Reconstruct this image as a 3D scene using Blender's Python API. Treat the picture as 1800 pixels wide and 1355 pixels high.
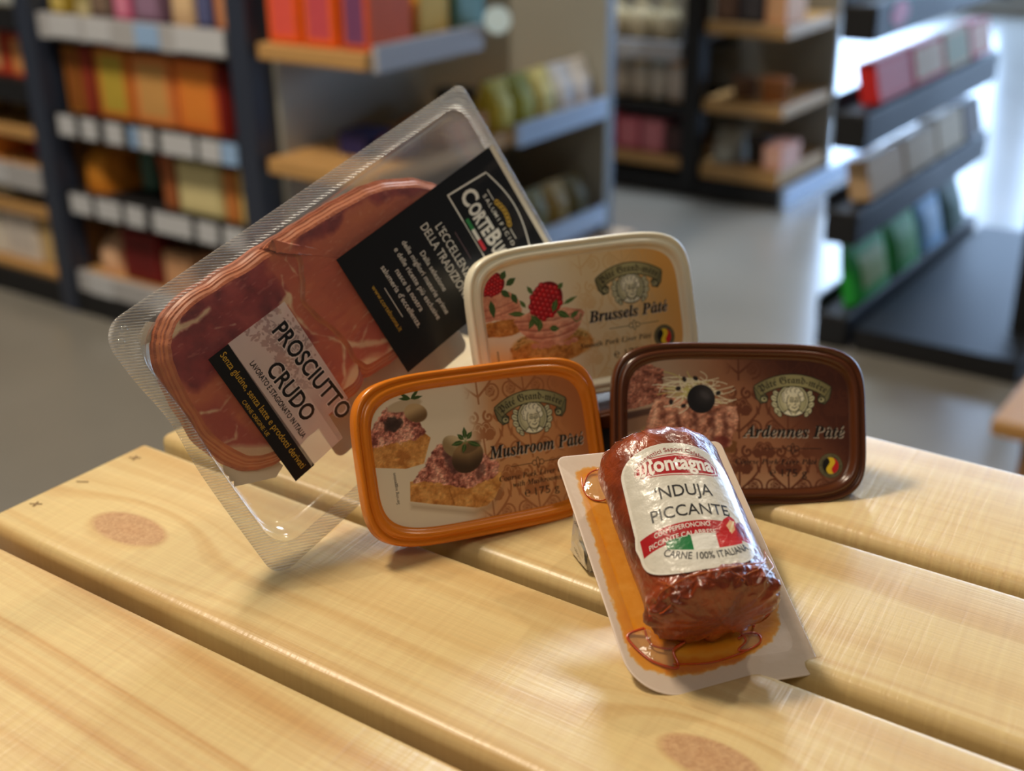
import bpy, bmesh, math, random
import numpy as np
from mathutils import Matrix, Vector, noise as mnoise

for o in list(bpy.data.objects):
    bpy.data.objects.remove(o, do_unlink=True)
SC = bpy.context.scene
COL = SC.collection
PI = math.pi
random.seed(7)

# ------------------------------------------------------------------ camera
T = 0.74                       # height of the table top
CAMH = T + 0.297
PITCH, ROLL, FPX = 0.41517, -0.01629, 2219.0
fw = Vector((0, math.cos(PITCH), -math.sin(PITCH)))
rt = Vector((1, 0, 0)); up = Vector((0, math.sin(PITCH), math.cos(PITCH)))
r2 = rt * math.cos(ROLL) + up * math.sin(ROLL)
u2 = -rt * math.sin(ROLL) + up * math.cos(ROLL)
cd = bpy.data.cameras.new('camera')
cd.sensor_width = 36.0
cd.sensor_fit = 'HORIZONTAL'
cd.lens = FPX / 1800 * 36
cd.clip_start = 0.01
cam = bpy.data.objects.new('camera', cd)
m = Matrix.Identity(4)
for i in range(3):
    m[i][0] = r2[i]; m[i][1] = u2[i]; m[i][2] = -fw[i]
m[2][3] = CAMH
cam.matrix_world = m
COL.objects.link(cam)
SC.camera = cam
cd.dof.use_dof = True
cd.dof.focus_distance = 0.522
cd.dof.aperture_fstop = 6.6
cd.dof.aperture_blades = 0

# ------------------------------------------------------------------ light, world, exposure
SC.view_settings.view_transform = 'Standard'
SC.view_settings.look = 'None'
SC.view_settings.gamma = 1.0
SC.view_settings.use_curve_mapping = False
SC.view_settings.exposure = 0.0
SC.cycles.use_denoising = True
SC.cycles.transparent_max_bounces = 24
SC.cycles.max_bounces = 8
SC.cycles.caustics_reflective = False
SC.cycles.caustics_refractive = False
w = bpy.data.worlds.new('world'); SC.world = w
w.use_nodes = True
w.node_tree.nodes['Background'].inputs[0].default_value = (1.0, 0.90, 0.78, 1)
w.node_tree.nodes['Background'].inputs[1].default_value = 0.085

def lamp(name, kind, loc, target, energy, col, size=0.2, spot=None, blend=0.5):
    L = bpy.data.lights.new(name, kind)
    L.energy = energy; L.color = col
    if kind == 'AREA':
        L.shape = 'DISK'; L.size = size
    else:
        L.shadow_soft_size = size
    if kind == 'SPOT':
        L.spot_size = spot; L.spot_blend = blend
    o = bpy.data.objects.new(name, L); COL.objects.link(o)
    o.location = loc
    d = Vector(target) - Vector(loc)
    o.rotation_euler = d.to_track_quat('-Z', 'Y').to_euler()
    return o

WARM = (1.0, 0.885, 0.70)
lamp('ceiling_spot_behind_right', 'SPOT', (1.15, 1.75, 2.75), (0.05, 0.5, T), 42, WARM, 0.05, 1.0)
lamp('ceiling_spot_behind_left', 'SPOT', (-0.95, 1.55, 2.75), (0.0, 0.5, T), 39, WARM, 0.05, 1.0)
lamp('fill_light_front', 'AREA', (-0.5, -0.9, 2.6), (0.0, 0.5, T), 9, WARM, 0.8)  # soft fill added to brighten the faces turned to the camera
lamp('ceiling_lamp_aisle', 'AREA', (-1.1, 1.2, 3.0), (-1.3, 2.0, 0.2), 75, (1.0, 0.84, 0.64), 0.5)
lamp('daylight_fill_far', 'AREA', (0.4, 4.2, 3.0), (0.3, 3.6, 0.0), 80, (0.78, 0.89, 1.0), 0.6)  # bluish fill added for the daylight cast on the far floor

# ------------------------------------------------------------------ material helpers
def sl(c):
    return tuple(((v / 255) / 12.92 if v / 255 <= 0.04045 else ((v / 255 + 0.055) / 1.055) ** 2.4) for v in c)

def setp(b, **k):
    for n_, v in k.items():
        n_ = n_.replace('_', ' ')
        b.inputs[n_].default_value = v

def mat(name, rgb, rough=0.5, metal=0.0, spec=0.5, coat=0.0, bump=0.0, bscale=200.0, vary=0.0, vscale=30.0, coords='Object', stretch=(1, 1, 1)):
    M = bpy.data.materials.new(name); M.use_nodes = True
    nt = M.node_tree; b = nt.nodes['Principled BSDF']
    c = sl(rgb) + (1,)
    setp(b, Base_Color=c, Roughness=rough, Metallic=metal, Specular_IOR_Level=spec, Coat_Weight=coat, Coat_Roughness=0.08)
    if bump or vary:
        tc = nt.nodes.new('ShaderNodeTexCoord'); mp = nt.nodes.new('ShaderNodeMapping')
        mp.inputs['Scale'].default_value = stretch
        nt.links.new(tc.outputs[coords], mp.inputs[0])
    if vary:
        nz = nt.nodes.new('ShaderNodeTexNoise'); nz.inputs['Scale'].default_value = vscale; nz.inputs['Detail'].default_value = 5
        nt.links.new(mp.outputs[0], nz.inputs['Vector'])
        mx = nt.nodes.new('ShaderNodeMix'); mx.data_type = 'RGBA'
        mx.inputs[6].default_value = tuple(v * (1 - vary) for v in c[:3]) + (1,)
        mx.inputs[7].default_value = tuple(min(1, v * (1 + vary)) for v in c[:3]) + (1,)
        nt.links.new(nz.outputs[0], mx.inputs[0]); nt.links.new(mx.outputs[2], b.inputs['Base Color'])
    if bump:
        nb = nt.nodes.new('ShaderNodeTexNoise'); nb.inputs['Scale'].default_value = bscale; nb.inputs['Detail'].default_value = 4
        nt.links.new(mp.outputs[0], nb.inputs['Vector'])
        bp = nt.nodes.new('ShaderNodeBump'); bp.inputs['Strength'].default_value = bump; bp.inputs['Distance'].default_value = 0.001
        nt.links.new(nb.outputs[0], bp.inputs['Height']); nt.links.new(bp.outputs[0], b.inputs['Normal'])
    return M

def emit(name, rgb, s):
    M = bpy.data.materials.new(name); M.use_nodes = True
    nt = M.node_tree; nt.nodes.remove(nt.nodes['Principled BSDF'])
    e = nt.nodes.new('ShaderNodeEmission'); e.inputs[0].default_value = sl(rgb) + (1,); e.inputs[1].default_value = s
    nt.links.new(e.outputs[0], nt.nodes['Material Output'].inputs[0])
    return M

def clear_plastic(name, tint=(1, 1, 1), haze=0.03, gloss0=0.05, gloss1=0.75, rough=0.06, bump=0.0, bscale=120.0, hatch=False, hazecol=(0.9, 0.9, 0.9), stretch=(1, 1, 1)):
    """thin clear sheet: see-through, shiny, shinier at grazing angles"""
    M = bpy.data.materials.new(name); M.use_nodes = True
    nt = M.node_tree; N = nt.nodes; Lk = nt.links
    N.remove(N['Principled BSDF'])
    tr = N.new('ShaderNodeBsdfTransparent'); tr.inputs[0].default_value = tint + (1,)
    df = N.new('ShaderNodeBsdfDiffuse'); df.inputs[0].default_value = hazecol + (1,)
    tl = N.new('ShaderNodeBsdfTranslucent'); tl.inputs[0].default_value = hazecol + (1,)
    hz = N.new('ShaderNodeMixShader'); hz.inputs[0].default_value = 0.5
    Lk.new(df.outputs[0], hz.inputs[1]); Lk.new(tl.outputs[0], hz.inputs[2])
    m1 = N.new('ShaderNodeMixShader'); m1.inputs[0].default_value = haze
    Lk.new(tr.outputs[0], m1.inputs[1]); Lk.new(hz.outputs[0], m1.inputs[2])
    gl = N.new('ShaderNodeBsdfGlossy'); gl.inputs['Roughness'].default_value = rough
    lw = N.new('ShaderNodeLayerWeight'); lw.inputs['Blend'].default_value = 0.5
    pw = N.new('ShaderNodeMath'); pw.operation = 'POWER'; pw.inputs[1].default_value = 4.0
    Lk.new(lw.outputs['Facing'], pw.inputs[0])
    ma = N.new('ShaderNodeMath'); ma.operation = 'MULTIPLY_ADD'; ma.inputs[1].default_value = gloss1; ma.inputs[2].default_value = gloss0
    Lk.new(pw.outputs[0], ma.inputs[0])
    m2 = N.new('ShaderNodeMixShader')
    Lk.new(ma.outputs[0], m2.inputs[0]); Lk.new(m1.outputs[0], m2.inputs[1]); Lk.new(gl.outputs[0], m2.inputs[2])
    Lk.new(m2.outputs[0], N['Material Output'].inputs[0])
    if bump:
        tc = N.new('ShaderNodeTexCoord'); bp = N.new('ShaderNodeBump')
        bp.inputs['Strength'].default_value = bump; bp.inputs['Distance'].default_value = 0.001
        mp = N.new('ShaderNodeMapping'); mp.inputs['Scale'].default_value = stretch
        Lk.new(tc.outputs['Object'], mp.inputs[0])
        if hatch:
            mp.inputs['Rotation'].default_value = (0, 0, 0.5)
            wv = N.new('ShaderNodeTexWave'); wv.inputs['Scale'].default_value = bscale; wv.inputs['Distortion'].default_value = 0.6
            wv.bands_direction = 'X'
            Lk.new(mp.outputs[0], wv.inputs[0]); Lk.new(wv.outputs['Fac'], bp.inputs['Height'])
            hm = N.new('ShaderNodeMath'); hm.operation = 'MULTIPLY_ADD'; hm.inputs[1].default_value = haze * .8; hm.inputs[2].default_value = haze * .5
            Lk.new(wv.outputs['Fac'], hm.inputs[0]); Lk.new(hm.outputs[0], m1.inputs[0])
        else:
            nz = N.new('ShaderNodeTexNoise'); nz.inputs['Scale'].default_value = bscale; nz.inputs['Detail'].default_value = 3
            Lk.new(mp.outputs[0], nz.inputs['Vector']); Lk.new(nz.outputs[0], bp.inputs['Height'])
        Lk.new(bp.outputs[0], gl.inputs['Normal'])
        Lk.new(bp.outputs[0], lw.inputs['Normal'])
    return M

# ------------------------------------------------------------------ painted artwork (numpy canvases, in millimetres)
class Canvas:
    def __init__(s, x0, x1, y0, y1, r, base):
        s.x0, s.x1, s.y0, s.y1, s.r = x0, x1, y0, y1, r
        s.W = int(round((x1 - x0) * r)); s.H = int(round((y1 - y0) * r))
        s.X, s.Y = np.meshgrid(x0 + (np.arange(s.W) + .5) / r, y0 + (np.arange(s.H) + .5) / r)
        s.img = np.empty((s.H, s.W, 3), np.float32); s.img[:] = base
    def win(s, xa, xb, ya, yb):
        i0 = max(0, int((xa - s.x0) * s.r)); i1 = min(s.W, int((xb - s.x0) * s.r) + 2)
        j0 = max(0, int((ya - s.y0) * s.r)); j1 = min(s.H, int((yb - s.y0) * s.r) + 2)
        return (slice(j0, max(j0, j1)), slice(i0, max(i0, i1)))
    def put(s, mask, col, w_=None):
        w_ = w_ if w_ is not None else (slice(None), slice(None))
        mk = mask[..., None]
        c = np.asarray(col, np.float32)
        s.img[w_] = s.img[w_] * (1 - mk) + c * mk
    def noise(s, scale, seed=0, octv=4, sx=1.0, sy=1.0):
        rg = np.random.RandomState(seed); out = np.zeros((s.H, s.W), np.float32); amp = 1; tot = 0
        for k in range(octv):
            cw = scale / (2 ** k)
            gx = (s.X - s.x0) / (cw * sx); gy = (s.Y - s.y0) / (cw * sy)
            g = rg.rand(int(gy.max()) + 3, int(gx.max()) + 3).astype(np.float32)
            ix = gx.astype(int); iy = gy.astype(int)
            fx = gx - ix; fy = gy - iy; fx = fx * fx * (3 - 2 * fx); fy = fy * fy * (3 - 2 * fy)
            out += amp * ((g[iy, ix] * (1 - fx) + g[iy, ix + 1] * fx) * (1 - fy) + (g[iy + 1, ix] * (1 - fx) + g[iy + 1, ix + 1] * fx) * fy)
            tot += amp; amp *= .5
        return out / tot
    def segd(s, pts, w_, closed):
        X = s.X[w_]; Y = s.Y[w_]; P = np.asarray(pts, float)
        D = np.full(X.shape, 1e9); ins = np.zeros(X.shape, bool)
        n = len(P)
        for i in range(n if closed else n - 1):
            a = P[i]; b = P[(i + 1) % n]; dx, dy = b - a; L2 = dx * dx + dy * dy + 1e-12
            t_ = np.clip(((X - a[0]) * dx + (Y - a[1]) * dy) / L2, 0, 1)
            D = np.minimum(D, np.hypot(X - a[0] - t_ * dx, Y - a[1] - t_ * dy))
            if closed:
                cr = ((a[1] > Y) != (b[1] > Y)) & (X < (b[0] - a[0]) * (Y - a[1]) / ((b[1] - a[1]) if abs(b[1] - a[1]) > 1e-9 else 1e-9) + a[0])
                ins ^= cr
        return D, ins
    def poly(s, pts, col, soft=.12, a=1.0, warp=None):
        P = np.asarray(pts, float); e = soft + 1.5
        w_ = s.win(P[:, 0].min() - e, P[:, 0].max() + e, P[:, 1].min() - e, P[:, 1].max() + e)
        D, ins = s.segd(pts, w_, True)
        sd = np.where(ins, D, -D)
        if warp is not None: sd = sd + warp[w_]
        mk = np.clip(sd / soft + .5, 0, 1) * a
        s.put(mk, col if np.ndim(col) < 3 else col[w_], w_)
    def stroke(s, pts, wd, col, a=1.0, soft=.1):
        P = np.asarray(pts, float); e = wd + soft + .3
        w_ = s.win(P[:, 0].min() - e, P[:, 0].max() + e, P[:, 1].min() - e, P[:, 1].max() + e)
        D, _ = s.segd(pts, w_, False)
        s.put(np.clip((wd / 2 - D) / soft + .5, 0, 1) * a, col, w_)
    def ell(s, cx, cy, rx, ry, col, rot=0, soft=.15, a=1.0, warp=None):
        R_ = max(rx, ry) + soft + 1
        w_ = s.win(cx - R_, cx + R_, cy - R_, cy + R_)
        X = s.X[w_] - cx; Y = s.Y[w_] - cy; c, q = math.cos(rot), math.sin(rot)
        d = np.hypot((X * c + Y * q) / rx, (-X * q + Y * c) / ry)
        sd = (1 - d) * min(rx, ry)
        if warp is not None: sd = sd + warp[w_]
        s.put(np.clip(sd / soft + .5, 0, 1) * a, col if np.ndim(col) < 3 else col[w_], w_)
    def image(s, name, data=False):
        im = bpy.data.images.new(name, s.W, s.H, alpha=False)
        if data: im.colorspace_settings.name = 'Non-Color'
        px = np.ones((s.H, s.W, 4), np.float32); px[..., :3] = np.clip(s.img, 0, 255) / 255
        im.pixels.foreach_set(px.ravel()); im.update()
        return im

def art_mat(name, canvas, rough=0.4, spec=0.5, coat=0.0, bump=0.0, bscale=300.0, metal=0.0, bstretch=(1, 1, 1), bdist=0.001):
    M = bpy.data.materials.new(name); M.use_nodes = True
    nt = M.node_tree; b = nt.nodes['Principled BSDF']
    setp(b, Roughness=rough, Specular_IOR_Level=spec, Coat_Weight=coat, Metallic=metal, Coat_Roughness=0.1)
    tx = nt.nodes.new('ShaderNodeTexImage'); tx.image = canvas.image(name); tx.extension = 'EXTEND'
    nt.links.new(tx.outputs[0], b.inputs['Base Color'])
    if bump:
        tc = nt.nodes.new('ShaderNodeTexCoord'); nb = nt.nodes.new('ShaderNodeTexNoise'); mp = nt.nodes.new('ShaderNodeMapping')
        mp.inputs['Scale'].default_value = bstretch
        nb.inputs['Scale'].default_value = bscale; nb.inputs['Detail'].default_value = 4
        bp = nt.nodes.new('ShaderNodeBump'); bp.inputs['Strength'].default_value = bump; bp.inputs['Distance'].default_value = bdist
        nt.links.new(tc.outputs['Object'], mp.inputs[0]); nt.links.new(mp.outputs[0], nb.inputs['Vector'])
        nt.links.new(nb.outputs[0], bp.inputs['Height']); nt.links.new(bp.outputs[0], b.inputs['Normal'])
    return M

# ------------------------------------------------------------------ object helpers
def tag(o, label=None, cat=None, group=None, kind=None):
    if label: o['label'] = label
    if cat: o['category'] = cat
    if group: o['group'] = group
    if kind: o['kind'] = kind
    return o

def thing(name, label, cat, loc=(0, 0, 0), rot=None, group=None):
    o = bpy.data.objects.new(name, None); COL.objects.link(o)
    o.empty_display_size = 0.05
    M4 = (rot.to_4x4() if rot is not None else Matrix.Identity(4))
    M4 = M4.copy(); M4.translation = Vector(loc)
    o.matrix_world = M4
    return tag(o, label, cat, group)

def meshobj(name, V, F, mats, parent=None, mi=None, uv=None, smooth=False, scale=0.001, off=(0, 0, 0)):
    me = bpy.data.meshes.new(name)
    V = (np.asarray(V, float) - np.asarray(off, float)) * scale
    me.from_pydata(V.tolist(), [], [tuple(int(i) for i in f) for f in F])
    for M in (mats if isinstance(mats, (list, tuple)) else [mats]): me.materials.append(M)
    if mi is not None: me.polygons.foreach_set('material_index', np.asarray(mi, np.int32))
    if uv is not None:
        ul = me.uv_layers.new(name='UVMap')
        li = np.empty(len(me.loops), np.int32); me.loops.foreach_get('vertex_index', li)
        ul.data.foreach_set('uv', np.asarray(uv, np.float32)[li].ravel())
    if smooth: me.polygons.foreach_set('use_smooth', np.ones(len(me.polygons), bool))
    me.update()
    o = bpy.data.objects.new(name, me); COL.objects.link(o)
    if parent is not None: o.parent = parent
    return o

class Geo:
    """collects quads and tris of one part"""
    def __init__(s): s.V = []; s.F = []; s.M = []
    def add(s, V, F, m_=0):
        k = len(s.V); s.V += [tuple(v) for v in V]; s.F += [tuple(i + k for i in f) for f in F]; s.M += [m_] * len(F)
    def box(s, a, b, m_=0):
        (x0, y0, z0), (x1, y1, z1) = a, b
        V = [(x, y, z) for z in (z0, z1) for y in (y0, y1) for x in (x0, x1)]
        s.add(V, [(0, 2, 3, 1), (4, 5, 7, 6), (0, 1, 5, 4), (2, 6, 7, 3), (0, 4, 6, 2), (1, 3, 7, 5)], m_)
    def loft(s, rings, m_=0, closed=True, cap0=False, cap1=False):
        n = len(rings[0]); k = len(s.V)
        for r in rings: s.V += [tuple(p) for p in r]
        for j in range(len(rings) - 1):
            for i in range(n if closed else n - 1):
                a = k + j * n + i; b = k + j * n + (i + 1) % n
                s.F.append((a, b, b + n, a + n)); s.M.append(m_)
        if cap0: s.F.append(tuple(k + i for i in reversed(range(n)))); s.M.append(m_)
        if cap1: s.F.append(tuple(k + (len(rings) - 1) * n + i for i in range(n))); s.M.append(m_)
    def tube(s, pts, r, m_=0, n=8):
        P = [Vector(p) for p in pts]; rings = []
        rr_ = r if isinstance(r, (list, tuple)) else [r] * len(P)
        for i, p in enumerate(P):
            d = (P[min(i + 1, len(P) - 1)] - P[max(i - 1, 0)]).normalized()
            a = d.cross(Vector((0, 0, 1)))
            if a.length < 1e-4: a = d.cross(Vector((0, 1, 0)))
            a.normalize(); b = d.cross(a)
            rings.append([p + (a * math.cos(t_) + b * math.sin(t_)) * rr_[i] for t_ in np.linspace(0, 2 * PI, n, endpoint=False)])
        s.loft(rings, m_, True, True, True)
    def obj(s, name, mats, parent=None, **k):
        return meshobj(name, s.V, s.F, mats, parent, mi=s.M, **k)

def bevel(o, wd, seg=3, ang=0.6):
    b = o.modifiers.new('bevel', 'BEVEL'); b.width = wd; b.segments = seg; b.limit_method = 'ANGLE'; b.angle_limit = ang
    return o

def superring(a, b, n, z, m=160):
    t_ = np.linspace(0, 2 * PI, m, endpoint=False) + 1e-4
    c, s_ = np.cos(t_), np.sin(t_)
    return np.stack([a * np.sign(c) * np.abs(c) ** (2 / n), b * np.sign(s_) * np.abs(s_) ** (2 / n), np.full(m, float(z))], -1)

def roundrect(x0, x1, y0, y1, rad, z, k=10):
    """corner radii: lower left, lower right, upper right, upper left"""
    cs = [((x0, y0), (1, 1), PI), ((x1, y0), (-1, 1), 1.5 * PI), ((x1, y1), (-1, -1), 0), ((x0, y1), (1, -1), .5 * PI)]
    out = []
    for (c, sg, a0), r in zip(cs, rad):
        cx, cy = c[0] + sg[0] * r, c[1] + sg[1] * r
        for t_ in np.linspace(a0, a0 + PI / 2, k): out.append((cx + r * math.cos(t_), cy + r * math.sin(t_), z))
    return out

# ------------------------------------------------------------------ lettering
_tc = bpy.data.curves.new('lettering_source', 'FONT')
_to = bpy.data.objects.new('lettering_source', _tc); COL.objects.link(_to)
_cache = {}
def raw_text(body, bold=0.0):
    key = (body, bold)
    if key not in _cache:
        _tc.body = body; _tc.offset = bold; _tc.resolution_u = 3; _tc.size = 1.0
        bpy.context.view_layer.update()
        dg = bpy.context.evaluated_depsgraph_get()
        me = bpy.data.meshes.new_from_object(_to.evaluated_get(dg))
        V = np.array([v.co[:2] for v in me.vertices]) if len(me.vertices) else np.zeros((0, 2))
        F = [tuple(p.vertices) for p in me.polygons]
        bpy.data.meshes.remove(me)
        _cache[key] = (V, F)
    return _cache[key]

PLAIN = {'é': ('e', 'a'), 'è': ('e', 'g'), 'â': ('a', 'c'), 'ù': ('u', 'g')}
def styled(body, style):
    up_, lo = {'serif': (0x1D468, 0x1D482), 'fraktur': (0x1D56C, 0x1D586)}[style]
    s = ''
    for ch in body:
        if 'A' <= ch <= 'Z': s += chr(up_ + ord(ch) - 65)
        elif 'a' <= ch <= 'z': s += chr(lo + ord(ch) - 97)
        else: s += ch
    return s

def text_shape(body, style=None, bold=0.0):
    """outline mesh of a line of lettering, accents drawn as strokes; left edge at x=0, one em high"""
    if style is None:
        V, F = raw_text(body, bold)
        V = V.copy(); F = list(F)
    else:
        base = ''.join(PLAIN.get(c, (c,))[0] for c in body)
        V, F = raw_text(styled(base, style), bold); V = V.copy(); F = list(F)
        for i, ch in enumerate(body):
            if ch in PLAIN:
                b, acc = PLAIN[ch]
                pv = raw_text(styled(base[:i + 1], style), bold)[0]; gv = raw_text(styled(b, style), bold)[0]
                xe = pv[:, 0].max(); xc = xe - (gv[:, 0].max() - gv[:, 0].min()) * .42
                k = len(V); y0 = gv[:, 1].max() + .05
                if acc == 'a': P = [(xc - .03, y0), (xc + .03, y0), (xc + .17, y0 + .17), (xc + .08, y0 + .19)]; Fa = [(0, 1, 2, 3)]
                elif acc == 'g': P = [(xc - .01, y0), (xc + .05, y0), (xc - .03, y0 + .19), (xc - .12, y0 + .17)]; Fa = [(0, 1, 2, 3)]
                else:
                    P = [(xc - .13, y0), (xc - .06, y0), (xc + .03, y0 + .1), (xc + .09, y0), (xc + .16, y0), (xc + .06, y0 + .17), (xc, y0 + .17)]
                    Fa = [(0, 1, 2, 6), (2, 5, 6), (2, 3, 4, 5)]
                V = np.vstack([V, np.array(P)]); F += [tuple(j + k for j in f) for f in Fa]
    if len(V): V[:, 0] -= V[:, 0].min()
    return V, F

def line(geo, body, x, y, m_=0, width=None, size=None, cap=None, style=None, bold=0.0, shear=0.0, rot=0.0, align='l', fn=None, z=0.0, track=0.0):
    """set one line: fit to `width`, or `size`, with capital height `cap` (all mm); fn bends (x, y) into (x, y, z)"""
    V, F = text_shape(body, style, bold)
    if not len(V): return
    W = V[:, 0].max()
    caph = 0.70
    sy = (cap / caph) if cap else (size or width / W)
    sx = (width / W) if width else sy
    P = np.stack([V[:, 0] * sx + V[:, 1] * sy * shear, V[:, 1] * sy], -1)
    w_ = W * sx
    P[:, 0] -= {'l': 0, 'c': w_ / 2, 'r': w_}[align]
    c, s = math.cos(rot), math.sin(rot)
    P = np.stack([P[:, 0] * c - P[:, 1] * s + x, P[:, 0] * s + P[:, 1] * c + y], -1)
    Q = [fn(*p) for p in P] if fn else [(p[0], p[1], z) for p in P]
    geo.add(Q, F, m_)

def arc_line(geo, body, cx, cy, R, a_mid, m_=0, width=None, cap=2.0, style=None, bold=0.0, z=0.0, fn=None, inside=False):
    """lettering along a circle; a_mid = angle of the middle of the line; inside=True: reads along a smile"""
    V, F = text_shape(body, style, bold)
    W = V[:, 0].max(); sy = cap / .7; sx = (width / W) if width else sy
    out = []
    for vx, vy in V:
        s_ = (vx - W / 2) * sx; h = vy * sy
        if inside:
            a = a_mid + s_ / R; r = R - h
        else:
            a = a_mid - s_ / R; r = R + h
        p = (cx + r * math.cos(a), cy + r * math.sin(a))
        out.append(fn(*p) if fn else (p[0], p[1], z))
    geo.add(out, F, m_)

def flat_poly(geo, pts, z, m_=0):
    geo.add([(p[0], p[1], z) for p in pts], [tuple(range(len(pts)))], m_)

def flat_stroke(geo, pts, wd, z, m_=0):
    P = [Vector((p[0], p[1])) for p in pts]; n = len(P); L = []; R_ = []
    for i in range(n):
        d = (P[min(i + 1, n - 1)] - P[max(i - 1, 0)]).normalized(); nn = Vector((-d.y, d.x)) * wd / 2
        L.append(P[i] + nn); R_.append(P[i] - nn)
    geo.add([(p.x, p.y, z) for p in R_] + [(p.x, p.y, z) for p in L], [(i, i + 1, n + i + 1, n + i) for i in range(n - 1)], m_)

def pose(q):
    """rotation and centre of a leaning flat thing: q = centre x, y, z above the table, yaw, lean, roll"""
    Z = Matrix.Rotation(q[3], 3, 'Z'); X = Matrix.Rotation(-q[4], 3, 'X'); Y = Matrix.Rotation(q[5], 3, 'Z')
    B = Matrix(((1, 0, 0), (0, 0, -1), (0, 1, 0)))
    R = Z @ X @ B @ Y
    return R, Vector((q[0], q[1], q[2] + T))
# ------------------------------------------------------------------ setting
YAW0 = 0.6195
def wq(t, n, z=0.0):
    return Vector((math.cos(YAW0) * t + math.sin(YAW0) * n, -math.sin(YAW0) * t + math.cos(YAW0) * n, z))
RG = Matrix.Rotation(-YAW0, 3, 'Z')
def setpiece(name, boxes, M, bev=0.0):
    G = Geo()
    for a, b in boxes: G.box(a, b)
    o = G.obj(name, M, None, scale=1.0)
    o.matrix_world = RG.to_4x4(); o['kind'] = 'structure'
    if bev: bevel(o, bev)
    return o
FLOOR = mat('floor_vinyl', (138, 136, 130), .24, spec=.5, vary=.16, vscale=3.0, bump=.08, bscale=14)
WALL = mat('wall_paint', (150, 148, 142), .8, vary=.05, vscale=6)
setpiece('floor', [((-9, -2.5, -.05), (5, 7.8, 0))], FLOOR)
wins = [(-5.2, -3.7), (-3.5, -2.0), (-1.8, -.3), (-.1, 1.4), (1.6, 3.1)]
bx = [((-9, 7.8, 0), (5, 8.0, .10)), ((-9, 7.8, 2.5), (5, 8.0, 3.2))]
edges = [-9] + [v for w_ in wins for v in w_] + [5]
for i in range(0, len(edges), 2): bx.append(((edges[i], 7.8, .10), (edges[i + 1], 8.0, 2.5)))
setpiece('wall_back', bx, WALL)
setpiece('wall_left', [((-9.2, -2.5, 0), (-9, 8, 3.2))], WALL)
PANE = emit('daylight_pane', (182, 214, 255), 14.0)
FRM = mat('window_frame_grey', (70, 74, 80), .4)
for i, (a, b) in enumerate(wins):
    fr = setpiece('window_%d' % (i + 1), [((a, 7.84, .10), (a + .05, 7.9, 2.5)), ((b - .05, 7.84, .10), (b, 7.9, 2.5)), ((a, 7.84, .10), (b, 7.9, .15)), ((a, 7.84, 2.45), (b, 7.9, 2.5))], FRM)
    G = Geo(); G.box((a + .05, 7.86, .15), (b - .05, 7.88, 2.45)); p = G.obj('pane', PANE, fr, scale=1.0)

# ------------------------------------------------------------------ wooden table
YAW = 0.6195
TX, TN = Vector((math.cos(YAW), -math.sin(YAW), 0)), Vector((math.sin(YAW), math.cos(YAW), 0))
def wp(t, n, z=0.0):
    return TX * t + TN * n + Vector((0, 0, z))
ROTG = Matrix.Rotation(-YAW, 3, 'Z')

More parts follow.
